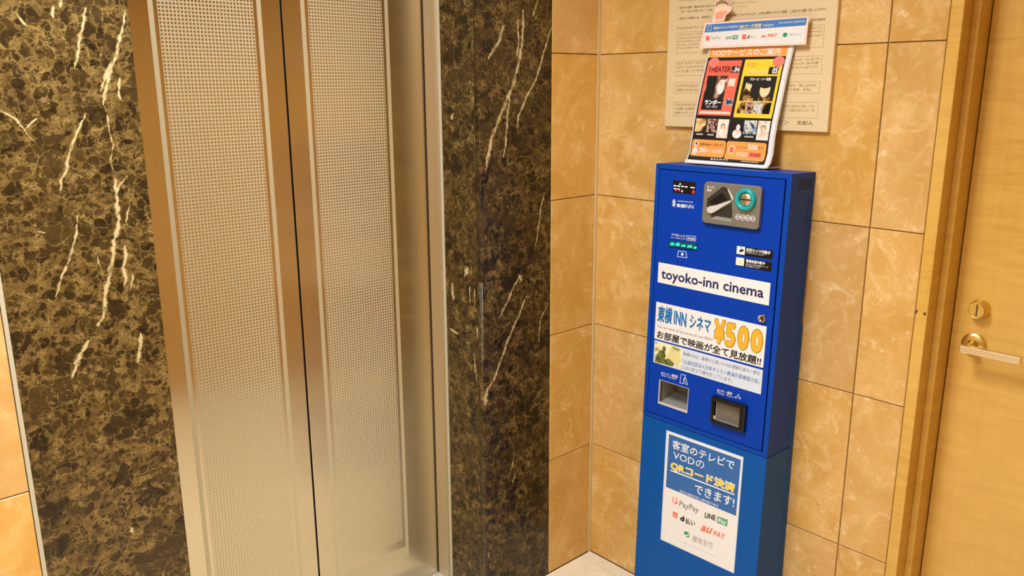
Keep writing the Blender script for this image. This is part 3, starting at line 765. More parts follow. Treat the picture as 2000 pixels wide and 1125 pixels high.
# return lever: paddle rising out of the recess
lever_pts = [(702, 492), (712, 474), (735, 464), (800, 452), (925, 408), (938, 412), (936, 424), (860, 468), (775, 522), (745, 536), (718, 528), (704, 512)]
obj('return_lever', mesh(MB().prism([FM.at(*A(*p), PC-0.006) for p in lever_pts], PC-0.007, PC), 0.0018), M['grey_light'], coin)
ccx, ccz = FM.at(*A(1074, 400), PC-0.006)
ring = [(0.0215+0.0055*math.cos(a), PC-0.004-0.0062*math.sin(a)) for a in [k*PI/10 for k in range(11)]]
cr = obj('coin_ring', mesh(MB().lathe(ccx, ccz, [(0.0275, PC)]+ring+[(0.0155, PC)]), smooth=0.8), M['teal'], coin)
cdome = [(0.0, PC-0.0072), (0.006, PC-0.0069), (0.011, PC-0.0060), (0.0150, PC-0.0042), (0.0172, PC-0.0015)]
obj('coin_face', mesh(MB().lathe(ccx, ccz, cdome), smooth=0.8), M['satin'], coin)
obj('coin_slot', mesh(MB().box(ccx-0.0145, ccx+0.0145, PC-0.0078, PC-0.001, ccz-0.0014, ccz+0.0014)), M['gap_black'], coin)
obj('coin_guide', mesh(MB().prism([(ccx-0.0035, ccz-0.0135), (ccx+0.0035, ccz-0.0135), (ccx+0.001, ccz+0.0135), (ccx-0.001, ccz+0.0135)], PC-0.0074, PC-0.002), 0.0004), M['satin'], coin)
for i, s_ in enumerate(('500', '100', '50', '10')):
    c = A(1006+49*i, 568+6.2*i)
    x, z = cp(c); k = 0.0063
    obj('coin_symbol', mesh(MB().ring(ell(x, z, k, k*1.08), ell(x, z, k-0.0011, k*1.08-0.0011), PC-0.0007, PC)), M['p_white'], coin)
    text3(s_, (x-0.0040, z-0.0022), (x+0.0040, z-0.0022), (x-0.0040, z+0.0024), PC-0.0008, M['p_white'], coin, bold=0.02)
# banknote slot
txt('千円札入口', A(357, 752), A(490, 769), A(360, 728), M['p_white'], mach)
txt('For 1000yen bill', A(355, 776), A(487, 792), A(357, 762), M['p_white'], mach)
outline('note_symbol', [A(508, 748), A(597, 759), A(593, 808), A(504, 796)], 0.0009, M['p_white'], mach)
txt('¥1000', A(517, 787), A(583, 796), A(520, 764), M['p_white'], mach, bold=0.015)
ns = obj('note_slot', mesh(MB().prism([mp(A(345, 797)), mp(A(608, 826)), mp(A(606, 888)), mp(A(334, 852))], YF-0.004, YF), 0.0012), M['teal_dark'], mach)
for x, y, w_, h_ in ((345, 818, 42, 30), (398, 820, 42, 34), (452, 838, 44, 24), (510, 843, 50, 28), (572, 856, 32, 26)):
    poly('slot_light', [A(x+8, y), A(x+w_, y+4), A(x+w_-6, y+h_), A(x-4, y+h_-5)], M['led_teal'], ns, y=YF-0.004, proud=0.0006)
outline('note_symbol', [A(425, 897), A(500, 907), A(511, 970), A(413, 957)], 0.0011, M['p_white'], mach)
poly('note_symbol', [A(462, 918), A(478, 934), A(471, 936), A(471, 947), A(453, 945), A(453, 934), A(446, 931)], M['p_white'], mach, proud=0.0006)
# black warning stickers
sk = poly('warning_sticker', [A(997, 850), A(1350, 898), A(1341, 986), A(989, 934)], M['black'], mach)
ic = poly('sticker_symbol', [A(998, 851), A(1078, 863), A(1071, 939), A(992, 928)], M['p_white'], sk, proud=0.0006)
poly('sticker_symbol', [A(1018, 892), A(1058, 882), A(1062, 905), A(1022, 914)], M['p_black'], sk, proud=0.0009)
poly('sticker_symbol', [A(1036, 858), A(1041, 859), A(1040, 886), A(1034, 887)], M['p_black'], sk, proud=0.0009)
txt('防犯カメラ作動中', A(1090, 907), A(1322, 940), A(1094, 870), M['p_white'], sk, bold=0.02)
txt('Security camera in operation', A(1090, 924), A(1265, 950), A(1091, 911), M['p_white'], sk)
sk = poly('warning_sticker', [A(990, 958), A(1340, 1012), A(1330, 1106), A(981, 1040)], M['black'], mach)
poly('sticker_symbol', [A(990, 960), A(1069, 972), A(1063, 1048), A(984, 1036)], M['white'], sk, proud=0.0006)
poly('sticker_symbol', [A(1028, 980), A(1056, 1030), A(1000, 1022)], M['p_paleyellow'], sk, proud=0.0009)
txt('警報装置作動中', A(1085, 1011), A(1270, 1040), A(1089, 980), M['p_white'], sk, bold=0.02)
txt('異常があった場合は警報サイレンが', A(1085, 1033), A(1303, 1068), A(1087, 1019), M['p_white'], sk)
txt('鳴り通報されます!', A(1083, 1052), A(1220, 1075), A(1085, 1038), M['p_white'], sk)
# title sticker
sk = poly('title_sticker', [B(232, 60), B(1325, 265), B(1307, 485), B(222, 255)], M['white'], mach)
txt('toyoko-inn cinema', B(257, 246), B(1254, 444), B(263, 122), M['p_navy'], sk, bold=0.018)
# key lock
kx, kz = mp(B(1237, 612), -0.006)
kl = obj('key_lock', mesh(MB().lathe(kx, kz, [(0.0, -0.0045), (0.0062, -0.0045), (0.0066, -0.0075), (0.0085, -0.0080), (0.0106, -0.0050), (0.0110, YF)]), smooth=0.6), M['chrome'], mach)
obj('key_slot', MB().box(kx-0.0011, kx+0.0011, -0.0052, -0.0044, kz-0.004, kz+0.004), M['black'], kl)
# price sticker
sk = poly('price_sticker', [B(210, 445), B(1287, 690), B(1252, 1093), B(190, 805)], M['white'], mach)
txt('東横', B(218, 640), B(358, 668), B(232, 482), M['p_blue'], sk, bold=0.035)
txt('INN', B(380, 664), B(502, 698), B(386, 528), M['p_blue'], sk, bold=0.035)
txt('シネマ', B(532, 702), B(736, 755), B(544, 568), M['p_blue'], sk, bold=0.03)
def price(s_, xa, xb, ya, yb, slope):
    bl, br, tl = B(xa-8, yb), B(xb-8, yb+slope*(xb-xa)), B(xa+8, ya)
    txt(s_, bl, br, tl, M['p_olive'], sk, bold=0.07, proud=0.0007)
    g = 7
    txt(s_, B(xa-8+g, yb-g+slope*g), B(xb-8-g, yb-g+slope*(xb-xa-g)), B(xa+8+g, ya+g+slope*g), M['p_gold'], sk, bold=0.055, proud=0.0011)
price('¥', 770, 888, 605, 850, 0.2); price('5', 882, 990, 640, 885, 0.2); price('0', 1000, 1120, 668, 912, 0.2); price('0', 1128, 1256, 698, 940, 0.2)
txt('You can watch all the movies for just ¥500!!', B(216, 700), B(757, 838), B(221, 668), M['p_grey'], sk)
txt('お部屋で映画が全て見放題!!', B(214, 798), B(1228, 1072), B(222, 722), M['p_black'], sk, bold=0.022)
# charity sticker with its little picture
sk = poly('charity_sticker', [B(192, 820), C(1350, 165), C(1330, 403), B(180, 1036)], M['p_paleblue'], mach)
pic = poly('sticker_picture', [B(195, 824), B(463, 898), B(446, 1102), B(184, 1034)], M['pic_soft'], sk, proud=0.0006)
poly('picture_figure', [B(232, 935), B(262, 918), B(290, 930), B(300, 975), B(290, 1010), B(330, 1000), B(382, 1050), B(372, 1078), B(190, 1030), B(205, 985)], M['p_camo'], pic, proud=0.0009)
local_ell('picture_figure', B(288, 905), 0.0055, 0.0068, M['p_camo'], pic, proud=0.0010)
poly('picture_figure', [B(330, 945), B(382, 940), B(440, 965), B(446, 1040), B(395, 1060), B(330, 1010), B(306, 990)], M['p_leaf'], pic, proud=0.0008)
local_ell('picture_figure', B(358, 922), 0.0056, 0.0080, M['p_leaf'], pic, proud=0.0010)
txt('東横INNは、皆様から頂いたVOD視聴代金の一部を', B(470, 968), C(1320, 217), B(475, 932), M['p_grey'], sk)
txt('「公益社団法人日本キリスト教海外医療協力会」', C(563, 96), C(1315, 298), C(570, 55), M['p_softblue'], sk)
txt('に2012年より寄付をしています。', C(560, 152), C(1050, 287), C(566, 113), M['p_grey'], sk)
# captions of the outlets
txt('チケット・領収証', C(356, 205), C(520, 245), C(360, 176), M['p_white'], mach, bold=0.015)
txt('Ticket - Receipts', C(355, 222), C(502, 262), C(357, 203), M['p_white'], mach)
outline('ticket_symbol', [C(552, 203), C(600, 214), C(578, 298), C(538, 290)], 0.0010, M['p_white'], mach)
outline('ticket_symbol', [C(585, 230), C(603, 250), C(616, 308), C(596, 302), C(572, 262)], 0.0010, M['p_white'], mach)
txt('おつり・返却', C(905, 374), C(1048, 411), C(908, 344), M['p_white'], mach, bold=0.015)
txt('Change - Return', C(903, 393), C(1065, 440), C(905, 375), M['p_white'], mach)
for c in ((1088, 430), (1110, 412), (1125, 437)): local_ell('coin_pile_symbol', C(*c), 0.0030, 0.0022, M['p_white'], mach, band=0.0009, proud=0.0006)

# ================================================================== LAMINATED POSTER ON THE LOWER CABINET
P0 = (D(318, 45), D(880, 245), D(810, 1100), D(275, 850))
cen = FM.at(*D(560, 980), 0.0)
MP = MM@Matrix.Translation((cen[0], -0.0003, cen[1]-0.10))
FP = Frame(MP)
post = empty('laminated_poster', MP)
tag(post, 'laminated white and blue payment poster stuck on the lower front of the blue machine', 'poster')
pp = lambda p, y=0.0: FP.at(p[0], p[1], y)
lam = obj('lamination', mesh(MB().prism([pp(p) for p in (D(312, 38), D(886, 240), D(815, 1106), D(268, 852))], -0.0006, 0.0002)), M['p_paleblue'], post)
sheet = poly('paper_sheet', [D(318, 45), D(878, 245), D(808, 1098), D(275, 848)], M['white'], post, y=-0.0006, proud=0.0003, conv=pp)
YP = -0.0009
def ppoly(nm, pts, mat, pr=0.0004, par=post): return poly(nm, pts, mat, par, y=YP, proud=pr, conv=pp)
def ptxt(s_, bl, br, tl, mat, par=post, pr=0.0008, **k): return txt(s_, bl, br, tl, mat, par, y=YP, proud=pr, conv=pp, **k)
blue = ppoly('blue_print', [D(331, 68), D(866, 260), D(829, 678), D(307, 460)], M['p_midblue'])
ptxt('客室のテレビで', D(354, 172), D(815, 336), D(361, 108), M['p_white'], blue, bold=0.012)
ptxt('VODの', D(362, 248), D(592, 330), D(366, 194), M['p_white'], blue)
ptxt('QRコード決済', D(340, 332), D(820, 512), D(346, 262), M['p_white'], blue, pr=0.0006, bold=0.06)
ptxt('QRコード決済', D(343, 328), D(817, 508), D(349, 267), M['p_yellow'], blue, pr=0.0010, bold=0.028)
ppoly('underline', [D(341, 333), D(818, 516), D(817, 524), D(340, 341)], M['p_white'], 0.0007, blue)
ptxt('できます!', D(520, 506), D(815, 616), D(526, 436), M['p_white'], blue, bold=0.012)
ptxt('您可以使用手机二维码进行支付', D(410, 500), D(698, 616), D(413, 480), M['p_white'], blue)
def lsq(c, sz, mat, par):
    x, z = pp(c, YP); return obj('pay_logo', mesh(MB().prism(rrect(x-sz, x+sz, z-sz, z+sz, sz*0.35), YP-0.0005, YP)), mat, par)
g = lsq(D(375, 563), 0.0083, M['p_coral'], post); ptxt('P', D(362, 585), D(388, 595), D(365, 540), M['p_white'], g, bold=0.03)
ptxt('PayPay', D(405, 617), D(548, 668), D(412, 562), M['p_grey'], post)
ptxt('LINE', D(597, 688), D(676, 712), D(600, 650), M['p_black'], post, bold=0.02)
lp = ppoly('pay_logo', [D(689, 680), D(768, 706), D(763, 757), D(685, 727)], M['p_sage'], 0.0005)
ptxt('Pay', D(696, 730), D(756, 750), D(699, 694), M['p_white'], lp, bold=0.02)
g = lsq(D(377, 670), 0.0080, M['p_aured'], post)
ptxt('d払い', D(361, 676), D(393, 688), D(363, 662), M['p_white'], g)
ptxt('d', D(413, 710), D(444, 720), D(416, 672), M['p_black'], post, bold=0.05)
ptxt('払い', D(452, 732), D(522, 756), D(456, 690), M['p_black'], post, bold=0.012)
ptxt('au', D(565, 785), D(650, 814), D(572, 744), M['p_aured'], post, bold=0.02, shear=0.3)
ptxt('PAY', D(662, 822), D(745, 850), D(668, 785), M['p_aured'], post, bold=0.01)
lx_, lz_ = pp(D(463, 815), YP)
ck = obj('pay_logo', mesh(MB().prism(ell(lx_, lz_, 0.0092, 0.0080), YP-0.0005, YP)), M['p_green'], post)
ppoly('check_mark', [D(447, 812), D(459, 822), D(484, 812), D(486, 817), D(459, 832), D(445, 818)], M['p_white'], 0.0008, ck)
ptxt('微信支付', D(503, 864), D(654, 922), D(508, 818), M['p_pale'], post)
ptxt('一部ご利用いただけない決済サービスがございます', D(396, 862), D(688, 985), D(398, 852), M['p_paleblue'], post)

# ================================================================== NOTICE ON THE WALL
YN = -0.012
nl, nr = 0.2475, 0.7095
nz0 = 1.3945
MN = WALLR@Matrix.Translation(((nl+nr)/2, 0, nz0))
FN = Frame(MN); notice = empty('notice_board', MN)
tag(notice, 'cream notice board with faded printed text on the wall above the blue machine', 'notice')
hw = (nr-nl)/2
bd = obj('board', mesh(MB().box(-hw, hw, YN, 0.0, 0.0, 0.52), 0.0012, seg=1), M['cream'], notice)
E1 = crop(1280, 0, 5); E2 = crop(1280, 170, 5)
np_ = lambda p, y=YN: FN.at(p[0], p[1], YN)
def ntxt(s_, bl, br, tl, mat=M['p_brown'], **k): return txt(s_, bl, br, tl, mat, bd, y=YN, proud=0.0003, conv=np_, **k)
def line(s_, x0, x1, y0, h, sl, **k): ntxt(s_, E1(x0, y0+h), E1(x1, y0+h+sl*(x1-x0)), E1(x0+h*0.1, y0), **k)
line('2. 御予約の変更は前日までにお申し出下さい', 225, 560, -10, 24, -0.05)
line('3. 館内の設備・備品を他の目的で使', 220, 590, 66, 22, -0.06, mat=M['p_dkbrown']); line('用にならないで下さい', 745, 990, 22, 22, -0.06)
line('設備・備品の移動は堅くご遠慮', 245, 555, 104, 22, -0.06); line('して下さい', 760, 890, 60, 22, -0.06)
line('ご宿泊のお客様には、皆様方に', 222, 545, 172, 22, -0.06, mat=M['p_dkbrown'])
line('約款を備えておりますので、内容の遵守に付きご理解、ご協力をお願い申し上げます。', 700, 1670, 140, 26, -0.068, mat=M['p_dkbrown'])
ppn = lambda pts: outline('printed_box', [E1(*p) for p in pts], 0.0006, M['p_brown'], bd, y=YN, proud=0.0003, conv=np_)
line('Request for p', 212, 470, 258, 40, -0.06); line('poses', 1517, 1655, 182, 38, -0.05, mat=M['p_dkbrown'])
ppn([(210, 315), (1655, 240), (1637, 462), (203, 520)])
for i, (a, b) in enumerate((('These April 1, 2005', 460), ('inquiring foreign', 455), ('and passport num', 450), ('a copy of their p', 445), ('The preferred', 425))):
    line(a, 222-2*i, b, 330+33*i, 24, -0.06)
for i, (a, x0) in enumerate((('ment is', 1510), ('ationality', 1490), ('and make', 1485))): line(a, x0, 1632-3*i, 262+38*i, 22, -0.06)
ppn([(197, 598), (1635, 542), (1620, 720), (190, 740)])
for i, (a, b) in enumerate((('일본 정부의 법령에', '숙박 여권의'), ('따라 여권번호와', '제시와 협조를'), ('국적을 기재해', '부탁드립니다'))):
    line(a, 212-3*i, 480-6*i, 610+38*i, 24, -0.05); line(b, 1340-8*i, 1600-6*i, 575+38*i, 24, -0.05)
ppn([(190, 805), (1610, 797), (1603, 912), (183, 910)])
line('日本政府规定在', 205, 415, 825, 26, 0.0); line('旅馆时、禁止适当号', 1270, 1570, 822, 26, 0.0)
line('"国籍"和护照"住址', 203, 425, 866, 26, 0.0); line('予以理解、谢谢。', 1275, 1520, 862, 26, 0.0)
ppn([(178, 995), (1592, 998), (1583, 1155), (172, 1132)])
line('日本政府的法令', 195, 395, 1010, 26, 0.01); line('自の所の宿泊に際しては', 1225, 1550, 1022, 28, 0.01, mat=M['p_brown'])
line('"国籍"及護照', 193, 385, 1048, 26, 0.01); line('パートの提示及びコピーを', 1218, 1555, 1062, 28, 0.01)
line('義務付けました', 190, 372, 1088, 24, 0.01)
ntxt('イン', E2(1203, 360), E2(1297, 363), E2(1206, 320), M['p_dkbrown']); ntxt('支配人', E2(1378, 368), E2(1538, 374), E2(1384, 328), M['p_dkbrown'])

# ================================================================== LEAFLET DISPLAY ON TOP OF THE MACHINE
# profile of the curved sheet: (left px, right px, X of the sheet)
ST = [((1337, 317), (1495, 330), -0.058), ((1342, 308), (1502, 319), -0.048), ((1347, 294), (1507, 301), -0.041), ((1351, 268), (1510, 274), -0.037),
      ((1355, 240), (1515, 243), -0.034), ((1361, 205), (1524, 200), -0.030), ((1373, 150), (1536, 142), -0.025), ((1386, 93), (1549, 88), -0.021)]
MD = WALLR@Matrix.Translation((0.463, -0.052, 1.3063)); FD = Frame(MD)
disp = empty('leaflet_display', MD)
tag(disp, 'curved movie leaflet display with a payment header card standing on top of the machine', 'display stand')
OX = 0.052                    # local y of the wall plane
LP = []; RP = []
for l_, r_, X in ST:
    for lst, p in ((LP, l_), (RP, r_)):
        x, z = FD.at(p[0], p[1], X+OX); lst.append((x, X+OX, z))
LP, RP = np.array(LP), np.array(RP)
LP[0, 2] = RP[0, 2] = 0.0010
ly = np.array([p[0][1] for p in ST]); ry = np.array([p[1][1] for p in ST])
tl_ = (ly[0]-ly)/(ly[0]-ly[-1]); tr_ = (ry[0]-ry)/(ry[0]-ry[-1])
def sm(s, t, off=0.0):
    """point of the curved sheet: s across (0 left), t upwards, off towards the viewer"""
    s, t = np.asarray(s, float), np.asarray(t, float)
    L = np.stack([np.interp(t, tl_, LP[:, k]) for k in range(3)], -1); R = np.stack([np.interp(t, tr_, RP[:, k]) for k in range(3)], -1)
    p = L+s[..., None]*(R-L); p[..., 1] -= off; return p
def sgrid(name, s0, s1, t0, t1, mat, parent, off, thick=0.0, n=None):
    n = n or max(1, int((t1-t0)*26)); tt = np.linspace(t0, t1, n+1)
    tt = np.unique(np.concatenate([tt, [t for t in (*tl_, *tr_) if t0+1e-4 < t < t1-1e-4]])); n = len(tt)-1     # rows at every bend of the sheet
    V = []; F = []
    for t in tt:
        a = sm([s0, s1], [t, t], off); V += [tuple(a[0]), tuple(a[1])]
    F = [(2*i, 2*i+1, 2*i+3, 2*i+2) for i in range(n)]
    if thick:
        m = len(V)
        for t in tt:
            a = sm([s0, s1], [t, t], off-thick); V += [tuple(a[0]), tuple(a[1])]
        F += [(m+2*i+2, m+2*i+3, m+2*i+1, m+2*i) for i in range(n)]
        F += [(2*i, 2*i+2, m+2*i+2, m+2*i) for i in range(n)]+[(2*i+3, 2*i+1, m+2*i+1, m+2*i+3) for i in range(n)]
        F += [(1, 0, m, m+1), (2*n, 2*n+1, m+2*n+1, m+2*n)]
    me = bpy.data.meshes.new(name); me.from_pydata(V, [], F); me.update()
    return obj(name, me, mat, parent)
def stext(s_, s0, s1, t0, t1, mat, parent, off=0.0011, **k):
    me, uv, lay = text_verts(s_, **k)
    P = sm(s0+uv[:, 0]*(s1-s0), t0+uv[:, 1]*(t1-t0), off); P[:, 1] -= lay
    me.vertices.foreach_set('co', P.ravel()); me.update(); flip_up(me)
    return obj('lettering', me, mat, parent)
def sdisc(name, s, t, rs, rt_, mat, parent, off=0.0010, n=24):
    P = [tuple(sm([s+rs*math.cos(2*PI*k/n)], [t+rt_*math.sin(2*PI*k/n)], off)[0]) for k in range(n)]
    me = bpy.data.meshes.new(name); me.from_pydata(P, [], [tuple(range(n))]); me.update(); flip_up(me)
    return obj(name, me, mat, parent)
def sround(name, s0, s1, t0, t1, r, mat, parent, off):
    """rounded box that follows the bend: rows of strips drawn in near the corners"""
    rt_ = r*0.8; tt = np.concatenate([t0+rt_*(1-np.cos(np.linspace(0, PI/2, 6))), np.linspace(t0+rt_, t1-rt_, 8)[1:-1], t1-rt_*(1-np.cos(np.linspace(PI/2, 0, 6)))])
    V = []
    for t in tt:
        k = max(0.0, (t0+rt_-t)/rt_, (t-(t1-rt_))/rt_); d = r*(1-math.sqrt(max(0.0, 1-min(k, 1)**2)))
        a = sm([s0+d, s1-d], [t, t], off); V += [tuple(a[0]), tuple(a[1])]
    me = bpy.data.meshes.new(name); me.from_pydata(V, [], [(2*i, 2*i+1, 2*i+3, 2*i+2) for i in range(len(tt)-1)]); me.update(); flip_up(me)
    return obj(name, me, mat, parent)
bl_, br_ = LP[0], RP[0]
bk = FD.at(1533, 328, 0.0)
obj('base_plate', mesh(MB().add([(bl_[0], bl_[1]-0.001, 0.0), (br_[0], br_[1]-0.001, 0.0), (br_[0]+0.012, 0.044, 0.0), (bl_[0]+0.012, 0.046, 0.0),
                                 (bl_[0], bl_[1]-0.001, 0.0022), (br_[0], br_[1]-0.001, 0.0022), (br_[0]+0.012, 0.044, 0.0022), (bl_[0]+0.012, 0.046, 0.0022)],
                                [(0, 3, 2, 1), (4, 5, 6, 7), (0, 1, 5, 4), (1, 2, 6, 5), (2, 3, 7, 6), (3, 0, 4, 7)])), M['grey_light'], disp)
sgrid('back_sheet', -0.004, 1.018, 0.0, 1.0, M['grey_light'], disp, -0.0004, 0.0018, n=30)
leafl = sgrid('leaflet', 0.0, 1.0, 0.004, 1.0, M['white'], disp, 0.0002, 0.0004, n=30)
sgrid('leaflet_print', 0.012, 0.955, 0.028, 0.92, M['p_black'], leafl, 0.0006)
sgrid('leaflet_print', 0.012, 0.955, 0.912, 1.0, M['p_orange'], leafl, 0.0008)
stext('VODサービスのご案内', 0.05, 0.88, 0.922, 0.985, M['p_white'], leafl, bold=0.012)
# coral half
red = sgrid('leaflet_print', 0.03, 0.455, 0.415, 0.885, M['p_red'], leafl, 0.0008)
stext('THEATER', 0.055, 0.335, 0.785, 0.835, M['p_maroon'], red, bold=0.02)
sgrid('number_box', 0.345, 0.450, 0.780, 0.835, M['p_black'], red, 0.0010); stext('04', 0.385, 0.445, 0.784, 0.830, M['p_white'], red, off=0.0013, bold=0.03)
stext('Vol.', 0.35, 0.383, 0.787, 0.803, M['p_white'], red, off=0.0013)
ph = sgrid('leaflet_picture', 0.065, 0.325, 0.462, 0.755, M['pic_dark'], red, 0.0010)
sgrid('leaflet_picture', 0.075, 0.19, 0.56, 0.745, M['p_black'], red, 0.0011); sdisc('leaflet_picture', 0.262, 0.66, 0.045, 0.065, M['pic_pale'], red, 0.0012)
sgrid('leaflet_picture', 0.066, 0.325, 0.462, 0.56, M['p_black'], red, 0.0012)
stext('ランボー', 0.10, 0.305, 0.505, 0.548, M['p_white'], red, off=0.0014, bold=0.05)
stext('ラスト・ブラッド', 0.13, 0.27, 0.478, 0.500, M['p_white'], red, off=0.0014, bold=0.03)
sgrid('leaflet_picture', 0.345, 0.425, 0.665, 0.73, M['pic_pale'], red, 0.0011); sgrid('leaflet_picture', 0.355, 0.450, 0.505, 0.558, M['pic_cool'], red, 0.0011)
sgrid('leaflet_print', 0.055, 0.44, 0.428, 0.450, M['p_pink'], red, 0.0010)
# yellow half
yel = sgrid('leaflet_print', 0.490, 0.940, 0.405, 0.890, M['p_yellow'], leafl, 0.0008)
stext('VOD', 0.525, 0.635, 0.825, 0.865, M['p_orange'], yel, bold=0.012)
stext('THEATER', 0.525, 0.79, 0.775, 0.808, M['p_paleyellow'], yel, bold=0.03)
sgrid('number_box', 0.795, 0.905, 0.765, 0.825, M['p_black'], yel, 0.0010); stext('05', 0.838, 0.900, 0.770, 0.820, M['p_white'], yel, off=0.0013, bold=0.03)
ph = sgrid('leaflet_picture', 0.520, 0.910, 0.545, 0.750, M['p_black'], yel, 0.0010)
sdisc('leaflet_picture', 0.800, 0.638, 0.060, 0.062, M['p_skin'], yel, 0.0012); sdisc('leaflet_picture', 0.795, 0.685, 0.075, 0.035, M['p_black'], yel, 0.0013)
sgrid('leaflet_picture', 0.745, 0.900, 0.547, 0.585, M['pic_warm'], yel, 0.0012, n=2)
sdisc('leaflet_picture', 0.590, 0.610, 0.045, 0.065, M['pic_warm'], yel, 0.0012); sdisc('leaflet_picture', 0.630, 0.565, 0.060, 0.020, M['pic_warm'], yel, 0.0012)
for k in range(3): sdisc('leaflet_picture', 0.573+0.026*k, 0.675-0.005*k, 0.012, 0.022, M['p_skin'], yel, 0.0013)
stext('ブルース・リー特集', 0.600, 0.845, 0.712, 0.738, M['p_white'], yel, off=0.0014, bold=0.03)
for k, m in enumerate(('pic_warm', 'pic_multi', 'pic_cool', 'pic_dark')): sgrid('leaflet_picture', 0.520+0.098*k, 0.612+0.098*k, 0.440, 0.535, M[m], yel, 0.0010, n=2)
for s_, t_2 in ((0.105, 0.868), (0.885, 0.868)):
    sdisc('round_badge', s_, t_2, 0.068, 0.043, M['p_pinkdot'], leafl, 0.0013)
# row of film pictures, orange boxes, foot line
for a, b, m in ((0.03, 0.165, 'pic_warm'), (0.178, 0.305, 'pic_multi'), (0.315, 0.452, 'pic_pale'), (0.480, 0.625, 'pic_dark'), (0.638, 0.790, 'pic_cool'), (0.802, 0.940, 'pic_pale')):
    p_ = sgrid('leaflet_picture', a, b, 0.226, 0.385, M[m], leafl, 0.0009)
    if m in ('pic_warm', 'pic_multi', 'pic_cool'):
        sgrid('leaflet_picture', a, b, 0.226, 0.27, M['p_black'], p_, 0.0011); sgrid('leaflet_print', a+0.025, b-0.02, 0.243, 0.256, M['p_pale'], p_, 0.0013, n=1)
    elif m == 'pic_dark':
        sgrid('leaflet_picture', a, b, 0.226, 0.385, M['p_black'], p_, 0.0011)
        sdisc('leaflet_picture', (a+b)/2+0.015, 0.268, 0.055, 0.038, M['pic_pale'], p_, 0.0013); sdisc('leaflet_picture', (a+b)/2+0.02, 0.322, 0.024, 0.026, M['pic_pale'], p_, 0.0013)
    else:
        sdisc('leaflet_picture', (a+b)/2, 0.325, 0.028, 0.026, M['p_hair'], p_, 0.0011); sdisc('leaflet_picture', (a+b)/2, 0.318, 0.018, 0.020, M['p_skin'], p_, 0.0012)
ob = sround('orange_box', 0.025, 0.452, 0.062, 0.205, 0.025, M['p_orange'], leafl, 0.0010)
sdisc('box_symbol', 0.075, 0.165, 0.022, 0.022, M['p_white'], ob, 0.0013); sdisc('box_symbol', 0.075, 0.105, 0.030, 0.030, M['p_white'], ob, 0.0013); sdisc('box_symbol', 0.075, 0.105, 0.020, 0.020, M['p_red'], ob, 0.0015)
sdisc('box_symbol', 0.078, 0.168, 0.012, 0.013, M['p_black'], ob, 0.0015)
stext('最新映画から名作まで', 0.125, 0.430, 0.152, 0.178, M['p_dkbrown'], ob, off=0.0013)
stext('200', 0.125, 0.215, 0.095, 0.138, M['p_white'], ob, off=0.0013, bold=0.02); stext('タイトル以上配信中', 0.220, 0.430, 0.098, 0.128, M['p_white'], ob, off=0.0013)
ob = sround('orange_box', 0.462, 0.935, 0.055, 0.205, 0.025, M['p_orange'], leafl, 0.0010)
sdisc('box_symbol', 0.530, 0.135, 0.042, 0.040, M['p_skin'], ob, 0.0013); sdisc('box_symbol', 0.530, 0.135, 0.028, 0.027, M['p_red'], ob, 0.0015)
stext('ワンコイン', 0.585, 0.720, 0.148, 0.170, M['p_dkbrown'], ob, off=0.0013); stext('500', 0.725, 0.835, 0.142, 0.188, M['p_white'], ob, off=0.0013, bold=0.02); stext('円で', 0.845, 0.900, 0.150, 0.172, M['p_dkbrown'], ob, off=0.0013)
stext('全作品が', 0.600, 0.735, 0.085, 0.122, M['p_white'], ob, off=0.0013); sgrid('box_symbol', 0.745, 0.890, 0.084, 0.122, M['p_red'], ob, 0.0013, n=1); stext('見放題!', 0.755, 0.880, 0.090, 0.116, M['p_maroon'], ob, off=0.0015)
stext('BEAMTV', 0.31, 0.52, 0.038, 0.054, M['p_white'], leafl, bold=0.02, spacing=1.5); sgrid('leaflet_print', 0.68, 0.88, 0.042, 0.050, M['p_pale'], leafl, 0.0010, n=1)

# header card with its little picture
YH = -0.030+OX
hp = lambda p, y=YH: FD.at(p[0], p[1], YH)
card = obj('header_card', mesh(MB().prism([hp(E1(*p)) for p in ((486, 222), (1500, 158), (1470, 436), (428, 475))], YH, YH+0.0012)), M['p_pink'], disp)
def hpoly(nm, pts, mat, pr=0.0004, par=card): return poly(nm, [E1(*p) for p in pts], mat, par, y=YH, proud=pr, conv=hp)
def htxt(s_, bl, br, tl, mat, par=card, **k): return txt(s_, E1(*bl), E1(*br), E1(*tl), mat, par, y=YH, proud=0.0009, conv=hp, **k)
hpoly('header_print', [(497, 240), (1482, 172), (1448, 420), (462, 455)], M['white'], 0.0003)
hb = hpoly('header_print', [(500, 240), (1481, 172), (1470, 247), (481, 318)], M['p_hdrblue'], 0.0006)
outline('phone_symbol', [E1(517, 250), E1(552, 247), E1(545, 300), E1(510, 303)], 0.0007, M['p_white'], hb, y=YH, proud=0.0009, conv=hp)
htxt('客室のテレビでVODの', (570, 290), (805, 272), (573, 262), M['p_white'], hb, bold=0.015)
htxt('QRコード決済', (818, 277), (1036, 262), (822, 244), M['p_paleyellow'], hb, bold=0.04)
hpoly('underline', [(816, 283), (1036, 267), (1036, 272), (815, 288)], M['p_paleyellow'], 0.0009, hb)
htxt('できます!', (1050, 265), (1155, 258), (1054, 238), M['p_white'], hb, bold=0.015)
htxt('您可以使用手机二维码进行支付', (1207, 235), (1463, 216), (1209, 216), M['p_white'], hb)
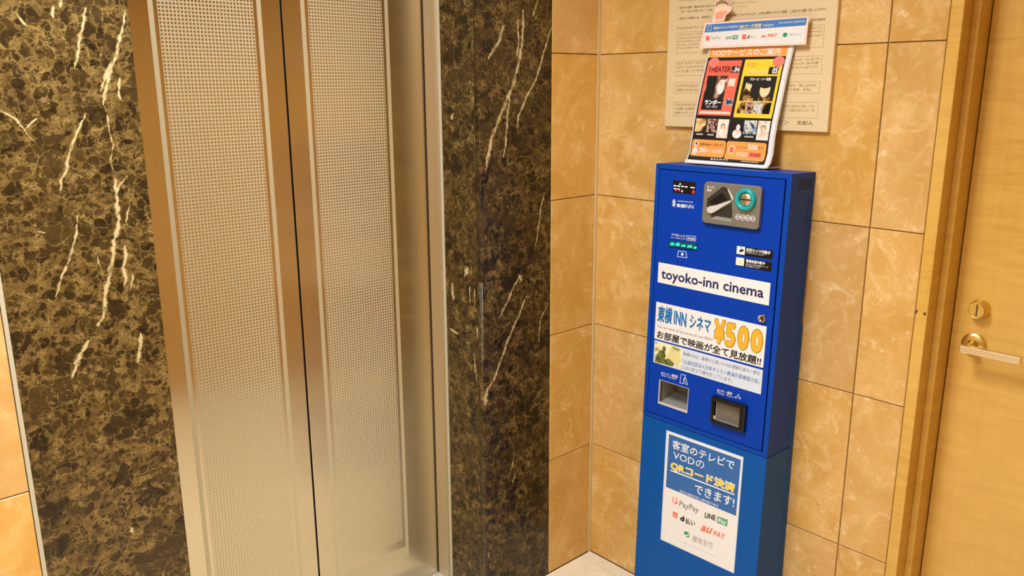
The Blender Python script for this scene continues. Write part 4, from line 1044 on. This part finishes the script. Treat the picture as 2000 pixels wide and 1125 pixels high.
htxt('PayPay', (540, 392), (640, 384), (544, 358), M['p_pale']); x, z = hp(E1(512, 374)); obj('pay_logo', mesh(MB().prism(rrect(x-.0055, x+.0055, z-.0055, z+.0055, .0015), YH-.0008, YH)), M['p_coral'], card)
htxt('LINE', (684, 382), (740, 378), (688, 358), M['p_black']); pb = hpoly('pay_logo', [(752, 346), (811, 342), (806, 382), (748, 386)], M['p_sage'], 0.0007); htxt('Pay', (758, 378), (802, 375), (762, 354), M['p_white'], pb)
x, z = hp(E1(868, 360)); obj('pay_logo', mesh(MB().prism(rrect(x-.0055, x+.0055, z-.0055, z+.0055, .0015), YH-.0008, YH)), M['p_coral'], card)
htxt('d', (898, 378), (920, 376), (906, 342), M['p_black'], bold=0.04, shear=0.3); htxt('払い', (930, 374), (985, 370), (934, 348), M['p_pale'])
htxt('au PAY', (1032, 366), (1190, 358), (1040, 334), M['p_aured'], bold=0.02, shear=0.2)
x, z = hp(E1(1268, 340)); obj('pay_logo', mesh(MB().prism(ell(x, z, .0058, .0050), YH-.0008, YH)), M['p_green'], card)
htxt('微信支付', (1308, 352), (1432, 346), (1311, 324), M['p_paleblue'])
# cut-out picture of a waving person above the card
cut = hpoly('cutout_picture', [(555, 215), (560, 165), (585, 110), (578, 60), (600, 15), (640, -10), (690, -5), (722, 30), (725, 60), (752, 70), (740, 105), (690, 150), (672, 205)], M['p_pink'], 0.0003)
hpoly('cutout_picture', [(585, 188), (588, 130), (625, 112), (665, 108), (690, 100), (705, 120), (672, 150), (662, 184)], M['p_shirt'], 0.0007, cut)
local_ell('cutout_picture', E1(645, 75), 0.0098, 0.0082, M['p_skin'], cut, y=YH, proud=0.0008, conv=hp)
hpoly('cutout_picture', [(588, 72), (600, 25), (640, 0), (690, 5), (717, 30), (716, 60), (690, 40), (650, 35), (615, 45)], M['p_hair'], 0.0011, cut)
for px_ in (632, 668): local_ell('cutout_picture', E1(px_, 62), 0.0009, 0.0011, M['p_dkbrown'], cut, y=YH, proud=0.0011, conv=hp)
local_ell('cutout_picture', E1(735, 85), 0.0028, 0.0030, M['p_skin'], cut, y=YH, proud=0.0009, conv=hp)

bpy.data.objects.remove(_to)
